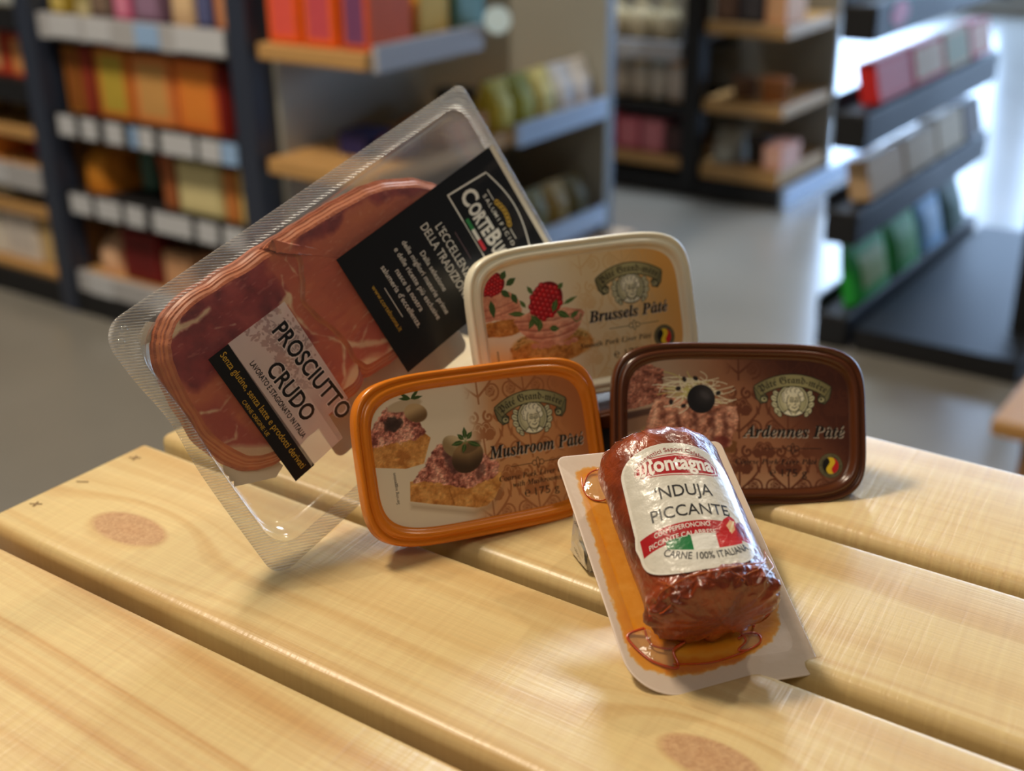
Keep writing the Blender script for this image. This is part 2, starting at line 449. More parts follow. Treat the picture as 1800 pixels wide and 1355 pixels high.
def wood(name, seed, base, dark, knots=(), grain=26.0, band=0.5, chatter=0.5, rough=0.36, tilt=0.0):
    M = bpy.data.materials.new(name); M.use_nodes = True
    nt = M.node_tree; N = nt.nodes; Lk = nt.links; b = N['Principled BSDF']
    def mth(op, a, c=None, d=None):
        n_ = N.new('ShaderNodeMath'); n_.operation = op
        for i, v in enumerate((a, c, d)):
            if v is None: continue
            if hasattr(v, 'is_linked') or hasattr(v, 'node'): Lk.new(v, n_.inputs[i])
            else: n_.inputs[i].default_value = v
        return n_.outputs[0]
    tc = N.new('ShaderNodeTexCoord'); sp = N.new('ShaderNodeSeparateXYZ'); Lk.new(tc.outputs['Object'], sp.inputs[0])
    x, y, z = sp.outputs
    # slow waviness of the rings along the plank
    cw = N.new('ShaderNodeCombineXYZ'); Lk.new(mth('MULTIPLY', x, 2.2), cw.inputs[0]); Lk.new(mth('MULTIPLY', y, 9.0), cw.inputs[1]); cw.inputs[2].default_value = seed * 3.7
    nz = N.new('ShaderNodeTexNoise'); nz.inputs['Scale'].default_value = 1.0; nz.inputs['Detail'].default_value = 2.0
    Lk.new(cw.outputs[0], nz.inputs['Vector'])
    v = mth('ADD', mth('ADD', y, mth('MULTIPLY', x, tilt)), mth('MULTIPLY', mth('SUBTRACT', nz.outputs[0], .5), 0.05))
    kcore = None
    for (kx, ky, kr) in knots:
        dx = mth('MULTIPLY', mth('SUBTRACT', x, kx), .50); dy = mth('SUBTRACT', y, ky)
        d = mth('SQRT', mth('ADD', mth('MULTIPLY', dx, dx), mth('MULTIPLY', dy, dy)))
        q = mth('DIVIDE', d, kr * 2.2)
        inf = mth('POWER', 2.718, mth('MULTIPLY', mth('MULTIPLY', q, q), -1.0))
        v = mth('ADD', mth('MULTIPLY', v, mth('SUBTRACT', 1.0, inf)), mth('MULTIPLY', mth('MULTIPLY', d, 1.1), inf))
        e = mth('SUBTRACT', 1.0, mth('DIVIDE', d, kr)); core = N.new('ShaderNodeClamp'); Lk.new(mth('MULTIPLY', e, 5.0), core.inputs[0])
        kcore = core.outputs[0] if kcore is None else mth('MAXIMUM', kcore, core.outputs[0])
    n1 = N.new('ShaderNodeTexNoise'); n1.noise_dimensions = '1D'; n1.inputs['Scale'].default_value = grain * 4; n1.inputs['Detail'].default_value = 3; n1.inputs['Roughness'].default_value = .6
    Lk.new(mth('ADD', v, seed * 1.3), n1.inputs['W'])
    rp = N.new('ShaderNodeValToRGB'); Lk.new(n1.outputs[0], rp.inputs[0])
    rp.color_ramp.elements[0].position = .36; rp.color_ramp.elements[1].position = .54
    rp.color_ramp.elements[0].color = sl(dark) + (1,); rp.color_ramp.elements[1].color = sl(base) + (1,)
    mxb = N.new('ShaderNodeMix'); mxb.data_type = 'RGBA'; mxb.inputs[0].default_value = band
    mxb.inputs[6].default_value = sl(base) + (1,); Lk.new(rp.outputs[0], mxb.inputs[7])
    # fine fibres
    cf = N.new('ShaderNodeCombineXYZ'); Lk.new(mth('MULTIPLY', x, 30.0), cf.inputs[0]); Lk.new(mth('MULTIPLY', y, 900.0), cf.inputs[1]); cf.inputs[2].default_value = seed
    nf = N.new('ShaderNodeTexNoise'); nf.inputs['Scale'].default_value = 1.0; nf.inputs['Detail'].default_value = 3; Lk.new(cf.outputs[0], nf.inputs['Vector'])
    mf = N.new('ShaderNodeMix'); mf.data_type = 'RGBA'; mf.blend_type = 'MULTIPLY'; mf.inputs[0].default_value = .22
    Lk.new(mxb.outputs[2], mf.inputs[6]); Lk.new(nf.outputs[0], mf.inputs[7])
    sc = N.new('ShaderNodeMix'); sc.data_type = 'RGBA'; sc.blend_type = 'MULTIPLY'; sc.inputs[0].default_value = 1.0
    Lk.new(mf.outputs[2], sc.inputs[6]); sc.inputs[7].default_value = (1.12, 1.12, 1.12, 1)
    col = sc.outputs[2]
    # planer marks running across the plank
    cp = N.new('ShaderNodeCombineXYZ'); Lk.new(mth('ADD', mth('MULTIPLY', x, 380.0), mth('MULTIPLY', y, 40.0)), cp.inputs[0]); Lk.new(mth('MULTIPLY', y, 18.0), cp.inputs[1]); cp.inputs[2].default_value = seed * 2
    np_ = N.new('ShaderNodeTexNoise'); np_.inputs['Scale'].default_value = 1.0; np_.inputs['Detail'].default_value = 2; Lk.new(cp.outputs[0], np_.inputs['Vector'])
    mc = N.new('ShaderNodeMix'); mc.data_type = 'RGBA'; mc.blend_type = 'OVERLAY'; mc.inputs[0].default_value = .13 * chatter
    Lk.new(col, mc.inputs[6]); Lk.new(np_.outputs[0], mc.inputs[7]); col = mc.outputs[2]
    if kcore is not None:
        nk = N.new('ShaderNodeTexNoise'); nk.inputs['Scale'].default_value = 380; nk.inputs['Distortion'].default_value = 1.5; Lk.new(tc.outputs['Object'], nk.inputs['Vector'])
        rk = N.new('ShaderNodeValToRGB'); Lk.new(nk.outputs[0], rk.inputs[0])
        rk.color_ramp.elements[0].position = .35; rk.color_ramp.elements[1].position = .65
        rk.color_ramp.elements[0].color = sl((170, 126, 90)) + (1,); rk.color_ramp.elements[1].color = sl((194, 153, 114)) + (1,)
        mk = N.new('ShaderNodeMix'); mk.data_type = 'RGBA'; Lk.new(mth('MULTIPLY', kcore, .85), mk.inputs[0]); Lk.new(col, mk.inputs[6]); Lk.new(rk.outputs[0], mk.inputs[7])
        col = mk.outputs[2]
    Lk.new(col, b.inputs['Base Color'])
    hb = mth('ADD', mth('MULTIPLY', np_.outputs[0], chatter), mth('MULTIPLY', nf.outputs[0], .5))
    bp = N.new('ShaderNodeBump'); bp.inputs['Strength'].default_value = .35; bp.inputs['Distance'].default_value = .0006
    Lk.new(hb, bp.inputs['Height']); Lk.new(bp.outputs[0], b.inputs['Normal'])
    setp(b, Roughness=rough, Specular_IOR_Level=.5)
    return M

tab = thing('wooden_table', 'pale pine slatted table carrying the packs of meat and pate', 'table', wp(-0.2, 0.38), ROTG)
A0, SPC, GAP = 0.27294, 0.1082, 0.0086
X0, X1 = -0.5115, 1.05
knots = {1: [(.0657, .0330, .0125), (.363, .0415, .0105)], 2: [(.95, .05, .009)], 3: [(.8, .04, .008)], 0: [(.95, .05, .01)]}
def plank_mesh(L, W, H, mtl):
    G = Geo(); r = .006
    prof = []
    for cx, cy, a0 in ((r, -H + r, PI), (W - r, -H + r, 1.5 * PI), (W - r, -r, 0), (r, -r, .5 * PI)):
        for t_ in np.linspace(a0, a0 + PI / 2, 6): prof.append((cx + r * math.cos(t_), cy + r * math.sin(t_)))
    def ring(x, ins):
        return [(x, min(max(p[0], ins), W - ins) if ins else p[0], min(p[1], -ins) if ins else p[1]) for p in prof]
    e = .0018
    G.loft([ring(0, e), ring(e * .35, e * .35), ring(e, 0)] + [ring(x, 0) for x in np.linspace(.05, L - .05, 12)] + [ring(L, 0)], 0, True, True, True)
    return G
for k in range(4):
    y0 = A0 + (k - 1) * SPC + GAP; wdt = SPC - GAP
    if k == 3: wdt += .004
    if k == 0: y0 -= .004; wdt += .004
    specs = [((212, 187, 134), (192, 150, 96), 14.0, .85, 1.0, .06), ((212, 187, 134), (194, 156, 100), 9.0, .7, .9, .0), ((208, 184, 132), (188, 150, 96), 10.0, .65, 1.1, .01), ((216, 192, 142), (198, 164, 112), 12.0, .5, 1.5, .0)][k]
    M = wood('pine_%d' % k, k + 1, specs[0], specs[1], knots[k], grain=specs[2], band=specs[3], chatter=specs[4], tilt=specs[5])
    G = plank_mesh(X1 - X0, wdt, .032, M)
    o = G.obj('plank', M, tab, scale=1.0, smooth=True)
    o.location = (X0 + .2, y0 - .38, T)
    es = o.modifiers.new('edges', 'EDGE_SPLIT'); es.split_angle = 0.9
    if k == 1:
        dk = mat('staple_mark', (120, 92, 48), .7)
        for (t_, n_) in ((-.5019, .3643), (-.5029, .3321), (-.5029, .3047)):
            S = Geo()
            S.add([(-.0022, -.0004, .00015), (.0024, -.0003, .00015), (.0022, .0005, .00015), (-.0024, .0004, .00015)], [(0, 1, 2, 3)])
            if abs(n_ - .3321) > .01: S.add([(-.0005, -.0017, .00017), (.0004, -.0018, .00017), (.0005, .0016, .00017), (-.0003, .0018, .00017)], [(0, 1, 2, 3)])
            so = S.obj('staple_mark', dk, o, scale=1.0)
            so.location = (t_ - X0, n_ - y0, 0)
            so.rotation_euler.z = .5; so.scale = (1.4, 1.4, 1)
under = wood('pine_frame', 9, (205, 170, 110), (180, 135, 80), grain=14)
for tx_ in (-.36, .75):
    G = Geo(); G.box((-.03, -.17, -.09), (.03, .23, -.0325)); o = G.obj('crossbeam', under, tab, scale=1.0); o.location = (tx_ + .2, 0, T); bevel(o, .003)
    for ny in (-.13, .19):
        G = Geo(); G.box((-.03, -.03, 0), (.03, .03, T - .09)); o = G.obj('leg', under, tab, scale=1.0); o.location = (tx_ + .2, ny, 0); bevel(o, .003)

# ------------------------------------------------------------------ pate tubs
LA, LB, LN = 62.08, 38.86, 4.9
def damask(cv, mask_only=False):
    """tone-on-tone scrolls and roses, returned as a mask"""
    c2 = Canvas(cv.x0, cv.x1, cv.y0, cv.y1, cv.r, (0, 0, 0)); one = (1, 1, 1)
    def rose(x, y, r):
        for k in range(7):
            a = k * 2 * PI / 7
            c2.ell(x + r * .62 * math.cos(a), y + r * .62 * math.sin(a), r * .42, r * .42, one)
        c2.ell(x, y, r * .72, r * .72, one)
        for k, q in ((0, .78), (2, .52), (4, .28)):
            c2.stroke([(x + r * q * math.cos(a), y + r * q * math.sin(a)) for a in np.linspace(k, k + 4.6, 16)], .3, (0, 0, 0))
    def scroll(x, y, r, a0, turns, sgn, wd=1.0):
        ts = np.linspace(0, 1, 30)
        c2.stroke([(x + r * (1 - .85 * q) * math.cos(a0 + sgn * turns * 2 * PI * q), y + r * (1 - .85 * q) * math.sin(a0 + sgn * turns * 2 * PI * q)) for q in ts], wd, one)
    def leaf(x, y, a, L, wd):
        d = np.array([math.cos(a), math.sin(a)]); n_ = np.array([-d[1], d[0]]); p = np.array([x, y])
        c2.poly([p, p + d * L * .4 + n_ * wd, p + d * L, p + d * L * .4 - n_ * wd], one)
    def peony(x, y, s):
        for dx, dy, rx, ry, ro in ((-3, 1, 2.6, 1.9, .8), (3, 1, 2.6, 1.9, -.8), (-1.6, 2.6, 2, 2.2, .3), (1.6, 2.6, 2, 2.2, -.3), (0, 1.2, 2.2, 2.6, 0), (-2.2, -.7, 2.2, 1.4, .4), (2.2, -.7, 2.2, 1.4, -.4)):
            c2.ell(x + dx * s, y + dy * s, rx * s, ry * s, one, ro)
        for dx, dy, rx, ry in ((-1.6, 2.2, 1.5, 1.9), (1.6, 2.2, 1.5, 1.9), (0, 1.2, 1.6, 2.1), (-3, .8, 1.8, 1.3), (3, .8, 1.8, 1.3)):
            c2.stroke([(x + (dx + rx * math.cos(a)) * s, y + (dy + ry * math.sin(a)) * s) for a in np.linspace(0, PI, 12)], .28, (0, 0, 0))
    for cx in (0.0, 24.0, 48.0):
        for row, cy in enumerate((-33.0, -5.0, 23.0)):
            c2.stroke([(cx, cy - 2), (cx, cy + 13)], .9, one)
            for sg in (-1, 1):
                th = np.linspace(0, 1, 24)
                c2.stroke([(cx + sg * (0 + 10.5 * math.sin(q * PI * .62)), cy + 1 + 17 * q) for q in th], 1.0, one)
                scroll(cx + sg * 7.0, cy + 3.2, 4.6, -PI / 2, 1.3, sg, .9)
                rose(cx + sg * 6.6, cy + 3.0, 2.5)
                scroll(cx + sg * 4.0, cy + 19.5, 2.9, PI / 2 + sg * .5, 1.15, sg, 1.2)
                leaf(cx + sg * 1.0, cy + 8.5, PI / 2 - sg * .9, 5.5, .9)
                leaf(cx + sg * 10.0, cy + 9.0, PI / 2 + sg * .3, 5.0, .9)
            peony(cx, cy + 11.5, 1.25)
            peony(cx + 12, cy + 19.0, 1.1)
    return c2.img[..., 0]

def lid_canvas():
    return Canvas(-56, 56, -34, 34, 9.0, (200, 190, 170))
_dm = damask(lid_canvas())

def lerp(a, b, t_):
    return np.asarray(a, np.float32) * (1 - t_[..., None]) + np.asarray(b, np.float32) * t_[..., None]
def sstep(x, a, b):
    q = np.clip((x - a) / (b - a), 0, 1); return q * q * (3 - 2 * q)
def meat_tex(cv, seed, lo, mid, hi, sc=3.0, relief_shade=5.0):
    n1 = cv.noise(sc, seed, 5); n2 = cv.noise(sc * .45, seed + 5, 3)
    q = np.clip((n1 * .6 + n2 * .4 - .3) / .4, 0, 1)
    c = np.where(q[..., None] < .5, lerp(lo, mid, np.clip(q * 2, 0, 1)), lerp(mid, hi, np.clip(q * 2 - 1, 0, 1)))
    gy, gx = np.gradient(n2); sh = np.clip(1 + (gy * .7 - gx * .3) * relief_shade, .65, 1.3)  # light and shade of small bumps painted into the colour
    return c * sh[..., None]
def leafshape(x, y, a, L, wd):
    d = np.array([math.cos(a), math.sin(a)]); n_ = np.array([-d[1], d[0]]); p = np.array([x, y])
    return [p, p + d * L * .3 + n_ * wd * .8, p + d * L * .6 + n_ * wd * .8, p + d * L, p + d * L * .6 - n_ * wd * .8, p + d * L * .3 - n_ * wd * .8]

def emblem(cv):
    ink = (40, 44, 34); pale = (206, 204, 170); olive = (142, 138, 100)
    cx = 26.6
    # scroll ends
    for sg in (-1, 1):
        cv.poly([(cx + sg * 19.6, 17.6), (cx + sg * 18.2, 12.0), (cx + sg * 15.8, 9.4), (cx + sg * 12.6, 10.2), (cx + sg * 12.0, 13.0), (cx + sg * 14.4, 15.2)], ink)
        cv.poly([(cx + sg * 19.0, 17.2), (cx + sg * 17.7, 12.2), (cx + sg * 15.6, 9.9), (cx + sg * 13.0, 10.7), (cx + sg * 12.6, 12.8), (cx + sg * 14.6, 14.6)], (118, 114, 82))
        cv.ell(cx + sg * 14.2, 11.7, 2.0, 1.7, ink); cv.ell(cx + sg * 14.2, 11.7, 1.5, 1.2, (176, 172, 132)); cv.ell(cx + sg * 14.0, 11.9, .6, .5, ink)
        # acanthus leaves beside the medallion
        for q, (dx, dy, r) in enumerate(((8.3, 14.6, 1.5), (9.2, 12.2, 1.7), (9.0, 9.2, 1.6), (7.6, 6.2, 1.8), (6.6, 4.6, 1.2))):
            cv.ell(cx + sg * dx, dy, r + .3, r * .75 + .3, ink, sg * .8); cv.ell(cx + sg * dx, dy, r, r * .75, pale, sg * .8)
            cv.stroke([(cx + sg * (dx - 1), dy - .4), (cx + sg * (dx + .8), dy + .4)], .25, ink)
    # medallion with an elderly person in glasses, line drawing
    cv.ell(cx, 11.3, 8.0, 8.0, ink); cv.ell(cx, 11.3, 7.5, 7.5, pale); cv.ell(cx, 11.3, 6.9, 6.9, (120, 118, 92))
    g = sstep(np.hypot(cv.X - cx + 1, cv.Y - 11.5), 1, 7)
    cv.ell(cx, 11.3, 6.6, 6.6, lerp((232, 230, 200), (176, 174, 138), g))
    hairc = (238, 236, 214)
    cv.poly([(cx - 4.6, 4.9), (cx - 2.6, 6.8), (cx + .4, 4.9), (cx + 3.4, 6.4), (cx + 4.9, 5.2), (cx + 2.6, 4.3), (cx - 1.5, 4.1)], hairc, .3); cv.stroke([(cx - 4.8, 5.2), (cx - 2.4, 7.0), (cx - .6, 4.6)], .34, ink); cv.stroke([(cx + 4.9, 5.4), (cx + 2.9, 6.8), (cx + 1.0, 4.6)], .34, ink)
    for hx, hy, hr in ((-3.6, 11.8, 1.5), (-3.7, 13.9, 1.7), (-2.3, 15.5, 1.8), (-.2, 16.3, 1.9), (2.0, 15.9, 1.8), (3.6, 14.4, 1.7), (4.2, 12.3, 1.5)):
        cv.ell(cx + hx, hy, hr + .22, hr + .22, ink)
    for hx, hy, hr in ((-3.6, 11.8, 1.5), (-3.7, 13.9, 1.7), (-2.3, 15.5, 1.8), (-.2, 16.3, 1.9), (2.0, 15.9, 1.8), (3.6, 14.4, 1.7), (4.2, 12.3, 1.5)):
        cv.ell(cx + hx, hy, hr, hr, hairc); cv.stroke([(cx + hx + .9 * hr * .6 * math.cos(q), hy + hr * .6 * math.sin(q)) for q in np.linspace(1.2, 4.2, 9)], .26, ink)
    cv.ell(cx + .4, 10.4, 3.5, 4.7, ink); cv.ell(cx + .4, 10.4, 3.2, 4.4, (228, 224, 194)); cv.ell(cx + .2, 14.2, 2.4, 1.0, hairc, 0, .3)
    cv.stroke([(cx - 2.2, 8.4), (cx - 1.4, 9.2)], .24, ink); cv.stroke([(cx + 2.6, 9.3), (cx + 3.1, 8.4)], .24, ink)
    for ex in (-.5, 2.0):
        cv.stroke([(cx + ex + .95 * math.cos(a), 11.1 + .65 * math.sin(a)) for a in np.linspace(0, 2 * PI, 14)], .26, ink)
        cv.stroke([(cx + ex - .9, 12.3), (cx + ex, 12.7), (cx + ex + .9, 12.2)], .3, ink)
        cv.ell(cx + ex, 11.1, .3, .25, ink)
    cv.stroke([(cx + .9, 11.0), (cx + 1.5, 9.3), (cx + .6, 9.0)], .28, ink)
    cv.stroke([(cx - .4, 8.1), (cx + .8, 7.5), (cx + 2.0, 8.3)], .36, ink)
    # banner over it
    R = 33.9; cyb = 24.2 - R
    aa = np.linspace(PI / 2 + .60, PI / 2 - .60, 40)
    def band(r0, r1, col, e=0):
        a_ = np.linspace(PI / 2 + .60 + e, PI / 2 - .60 - e, 40)
        cv.poly([(cx + r1 * math.cos(a), cyb + r1 * math.sin(a)) for a in a_] + [(cx + r0 * math.cos(a), cyb + r0 * math.sin(a)) for a in a_[::-1]], col)
    band(R - 6.3, R, ink, .008)
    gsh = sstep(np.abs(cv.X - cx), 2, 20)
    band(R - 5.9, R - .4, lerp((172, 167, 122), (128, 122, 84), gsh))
    return cx, cyb, R

def lid_label(kind):
    cv = lid_canvas(); X, Y = cv.X, cv.Y
    nz = cv.noise(14, 3, 3)
    if kind == 'mushroom':
        base = lerp((228, 216, 196), (206, 150, 102), sstep(X + (nz - .5) * 6 - Y * .12, -14, 10)); base = lerp3(base, (178, 108, 62), sstep(X + Y * .35, 18, 62))
        dcol = (160, 98, 58)
    elif kind == 'brussels':
        base = lerp((232, 226, 206), (226, 206, 166), sstep(X, -24, 8)); base = lerp3(base, (226, 168, 88), sstep(X + Y * .25, 14, 56))
        base = lerp3(base, (222, 166, 92), sstep(-Y - X * .25, 14, 36) * sstep(-X, 20, 46)); dcol = (214, 178, 124)
    else:
        base = lerp((176, 150, 128), (158, 106, 76), sstep(X + (nz - .5) * 6, -40, -4)); base = lerp3(base, (74, 34, 22), sstep(X + Y * .75, 6, 50))
        base = lerp3(base, (196, 156, 122), sstep(-Y, 14, 36) * (1 - sstep(X, 16, 48))); dcol = (104, 56, 36)
    cv.img[:] = base
    dfade = sstep(X, -8, 2) * (1 - sstep(X, 34, 47)) * (.85 if kind != 'brussels' else .55)
    if kind == 'ardennes': dfade = sstep(X, -8, 0) * np.maximum(1 - sstep(X + Y * .5, 20, 44), .25)
    cv.put(_dm * dfade, dcol)
    wob = (cv.noise(2.2, 8, 3) - .5) * 2.6
    if kind == 'mushroom':
        meat = meat_tex(cv, 11, (120, 62, 54), (196, 128, 112), (236, 184, 162)); bread = meat_tex(cv, 21, (176, 112, 54), (208, 146, 78), (226, 172, 104), 4.0, 2.0)
        crumb = meat_tex(cv, 22, (196, 140, 78), (218, 168, 104), (232, 190, 130), 3.0, 2.0)
        # toast at the back
        cv.poly([(-56, 10.5), (-44, 10), (-30, 13), (-26, 9), (-31, -2), (-40, -3), (-56, 0)], bread, .3)
        cv.poly([(-56, 12), (-56, 8.5), (-44, 9.0), (-34, 8.6), (-28, 12), (-30, 15), (-31, 19), (-36, 23), (-41, 25.5), (-47, 24), (-51, 19)], meat, .5, warp=wob)
        cv.ell(-43, 17.5, 4.2, 3.4, (52, 42, 38), .4, .8, .85, wob)
        cv.ell(-36.5, 25.0, 8.5, 2.6, (196, 178, 150), .1, .5); cv.ell(-31.5, 21.0, 5.6, 4.2, lerp((196, 168, 126), (116, 88, 58), sstep(-Y + X * .3, -33, -27)), -.3, .5)
        for a in (.1, .7, 2.6, 3.0): cv.poly(leafshape(-33, 27.5, a, 6, .9), (58, 82, 36))
        # toast in front
        cv.poly([(-40, -18.6), (-10, -26.6), (0, -24.4), (7, -17.0), (6, -20), (0, -27.5), (-10, -29), (-40, -21)], (150, 120, 90), 2.0, .35)
        cv.poly([(-38.8, -9), (-40, -17.6), (-30, -20.4), (-8, -25.8), (-3, -25.6), (1.5, -22.8), (5.6, -17.0), (6.5, -12), (0, -9), (-20, -9)], bread, .3)
        cv.poly([(-38.6, -9.6), (-21, -14.4), (-19.5, -22.6), (-18.7, -22.8), (-20.3, -14.6)], (150, 92, 44), .3, .6)
        cv.poly([(-37.5, -9.6), (-33, -5.0), (-28, .5), (-23.5, 5.2), (-19, 4), (-14, 2), (-7, -1), (-1, -1.5), (3.5, -4.5), (6.5, -9), (3, -13), (-4, -15), (-12, -16.6), (-20, -13.4), (-28, -11.0)], meat, .5, warp=wob)
        cv.ell(-17, -3.5, 3.6, 6.0, (70, 44, 44), .5, 1.2, .7, wob); cv.ell(-4, -9.5, 2.2, 4, (80, 48, 46), -.3, 1.2, .6, wob)
        cv.ell(-15.2, 3.4, 6.2, 4.6, lerp((206, 188, 152), (150, 128, 92), sstep(-X - Y, 6, 15)), -.7, .4)
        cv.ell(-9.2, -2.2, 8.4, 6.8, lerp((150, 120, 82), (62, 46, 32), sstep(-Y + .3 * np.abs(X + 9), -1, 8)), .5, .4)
        cv.ell(-7.0, 2.0, 5.2, 2.2, (88, 68, 46), .3, .6, .6)
        for a, L in ((1.55, 6.6), (2.35, 5.2), (3.25, 7.4), (.8, 5.6), (-.42, 8.0), (-1.95, 5.6)):
            cv.poly(leafshape(-9.2 + math.cos(a), 5.0 + math.sin(a), a, L - 1, 1.35), (52, 84, 40)); cv.stroke([(-9.2, 5.0), (-9.2 + L * .85 * math.cos(a), 5.0 + L * .85 * math.sin(a))], .22, (120, 146, 84))
    elif kind == 'brussels':
        pate = meat_tex(cv, 31, (196, 128, 104), (218, 156, 128), (234, 180, 150), 5.0, 2.0); bread = meat_tex(cv, 41, (150, 92, 40), (190, 128, 60), (214, 160, 90), 3.6, 2.2)
        rasp = meat_tex(cv, 51, (110, 8, 14), (178, 22, 30), (222, 60, 60), 1.6)
        def berry(cx, cy, R_, rot, seed):
            rg = random.Random(seed); c_, s_ = math.cos(rot), math.sin(rot)
            cv.ell(cx, cy, R_ * 1.02, R_ * .84, (112, 8, 16), rot, .4)
            for ry in range(-4, 5):
                for rx in range(-4, 5):
                    u = (rx + .5 * (ry % 2)) * R_ * .27; v = ry * R_ * .23
                    wv_ = R_ * .84 * math.sqrt(max(0, 1 - (u / R_) ** 2)) * (1 - .25 * max(0, u / R_))
                    if abs(u) > R_ * .95 or abs(v) > wv_: continue
                    x, y = cx + u * c_ - v * s_, cy + u * s_ + v * c_; k = rg.uniform(.85, 1.1)
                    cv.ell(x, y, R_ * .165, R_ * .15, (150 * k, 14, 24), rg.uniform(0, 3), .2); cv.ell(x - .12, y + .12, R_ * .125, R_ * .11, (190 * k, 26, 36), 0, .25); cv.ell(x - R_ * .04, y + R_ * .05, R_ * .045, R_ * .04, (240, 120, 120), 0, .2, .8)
        def ruffle(pts, k0):
            cv.poly(pts, pate, .4, warp=wob * .35)
        # canape at the back
        cv.poly([(-56, 4), (-44, 5), (-34, 4), (-33, -1), (-41, -3.5), (-56, -2.5)], bread, .4, warp=wob * .3)
        ruffle([(-56, 5), (-44, 4.8), (-36, 4.6), (-34, 8), (-35.5, 13.5), (-40, 18), (-48, 18), (-56, 17)], 0)
        for yy in (7.5, 11.0): cv.stroke([(-56, yy - 1), (-46, yy), (-36, yy + 2.4)], .6, (168, 98, 80), .7, .5)
        berry(-48.0, 22.5, 6.6, .3, 1)
        for (x_, y_, a, L) in ((-50, 15, -1.5, 9), (-44, 19, -.7, 6), (-41, 21, .5, 6.5), (-38.5, 17, -1.2, 6), (-43, 24, 1.0, 5), (-53, 18, 3.6, 6)): cv.poly(leafshape(x_, y_, a, L, 1.9), (62, 92, 48))
        # canape in front
        cv.ell(-21, -11.4, 22.4, 8.4, bread, .02, .5, warp=wob * .35); cv.ell(-21, -8.8, 21, 6.2, (206, 176, 110), .02, .8, .75); 
        for q in range(140):
            a = random.uniform(0, 2 * PI); rr_ = random.uniform(.5, 1) ** .5; cv.ell(-21 + 20 * rr_ * math.cos(a), -9.2 + 6.2 * rr_ * math.sin(a), .45, .35, (104, 84, 36), 0, .3, .7)
        cv.ell(-21, -13.5, 22.2, 6.3, bread, .02, .8, .85, wob * .3)
        ruffle([(-39.5, 3.6), (-37.0, -1.5), (-35.4, -3.6), (-31, -7.2), (-25, -10.8), (-18, -10.8), (-11, -8.6), (-6, -5.4), (-3.6, -2), (-.8, 2.4), (-2.2, 4.2), (-6, 5.0), (-12, 6.6), (-28, 7.2), (-36, 5.2)], 1)
        for pts in ([(-37, -1), (-28, -3), (-18, -3.4), (-8, -1.6), (-2, 1.4)], [(-34, -5), (-26, -6.8), (-17, -7), (-8, -5)], [(-39, 3), (-30, 2.2), (-18, 1.2), (-9, 2.6), (-3, 4)]):
            cv.stroke(pts, .7, (160, 92, 74), .75, .8); cv.stroke([(p[0], p[1] - 1.1) for p in pts], .6, (242, 196, 168), .6, .8)
        for k in range(7): cv.ell(-30 + k * 3.6, -10.6 + .5 * math.cos(k * 2), 2.0, 1.3, pate, 0, .4)
        berry(-20.6, 11.2, 9.6, .75, 2)
        for (x_, y_, a, L, wd) in ((-33, 6, 3.0, 9, 1.5), (-32, 9, 2.2, 5, 1.2), (-28, 4, -2.2, 7, 1.6), (-30, 5, -.9, 9, 2.2), (-18, 5, 1.1, 7, 1.9), (-16, 5, -.5, 8, 2.0), (-12, 8, .35, 9, 1.1), (-9, 1, .5, 6, 1.4), (-21, -2.5, -.2, 5.5, 1.8), (-13.5, 16, .7, 4, 1.4), (-27.5, 15, 2.1, 5, 1.3), (-25, 2, -1.9, 6, 1.8)):
            cv.poly(leafshape(x_, y_, a, L, wd), (70, 104, 50)); cv.stroke([(x_, y_), (x_ + L * .8 * math.cos(a), y_ + L * .8 * math.sin(a))], .25, (136, 164, 96), .8)
        cv.stroke([(-8, 1), (-6, -1.5), (-3.5, -.5), (-3, 2)], .5, (86, 120, 60))
    else:
        meat = meat_tex(cv, 61, (116, 66, 50), (192, 132, 108), (226, 176, 150), 3.8); meat2 = meat_tex(cv, 62, (110, 60, 46), (170, 106, 86), (204, 146, 122), 2.6)
        cv.poly([(-56, 4), (-30, 6), (-40, -2), (-56, -6)], (128, 92, 70), 2.0, .8)
        cv.poly([(-56, 6), (-44, 8.5), (-36, 11), (-34, 15), (-37, 20), (-36, 26), (-44, 28), (-56, 27)], meat2, .5, warp=wob)
        cv.poly([(-56, 4.5), (-44, 7), (-36, 9.5), (-40, 5.0), (-56, 1)], (60, 34, 26), 1.2, .8)
        cv.poly([(-46, -3), (-42, -9), (-20, -14), (-2, -14), (-1, -9), (-14, -4)], (120, 76, 40), .6)
        cv.poly([(-47, -2), (-40, -1), (-38, -8), (-46, -8)], (150, 126, 78), .6, .8)
        cv.poly([(-45.5, -3), (-43, 5), (-41, 11), (-33, 12.6), (-22, 10.2), (-10, 9), (-1, 8.2), (0, 2), (-2, -4), (-5, -11), (-16, -12.5), (-30, -9.5), (-40, -7)], meat, .5, warp=wob * .8)
        for x_ in (-30, -21.5, -13, -7): cv.stroke([(x_, 4), (x_ + .6, -3), (x_ - .2, -9)], 2.2, (84, 42, 34), .55, 1.8)
        cv.ell(-9, -9, 4, 3, (110, 40, 34), 0, 1.4, .7)
        rg = random.Random(4)
        for q in range(90):
            x_, y_ = -22 + rg.uniform(-6, 6), 15 + rg.uniform(-4, 5); a = rg.uniform(0, 2 * PI); L = rg.uniform(6, 15); b = rg.uniform(-1.5, 1.5)
            pts = [(x_ + L * s_ * math.cos(a + b * s_) * 1.25, y_ + L * .6 * s_ * math.sin(a + b * s_)) for s_ in np.linspace(0, 1, 9)]
            cv.stroke(pts, .42, (232, 227, 200) if rg.random() < .78 else (196, 190, 110), .9)
        for x_, y_ in ((-26.5, 21), (-21, 21.5), (-29.5, 16.5), (-10, 14.5), (-27, 8.2), (-33, 10)): cv.ell(x_, y_, 1.3, 1.0, (34, 26, 24), rg.uniform(0, 3), .3)
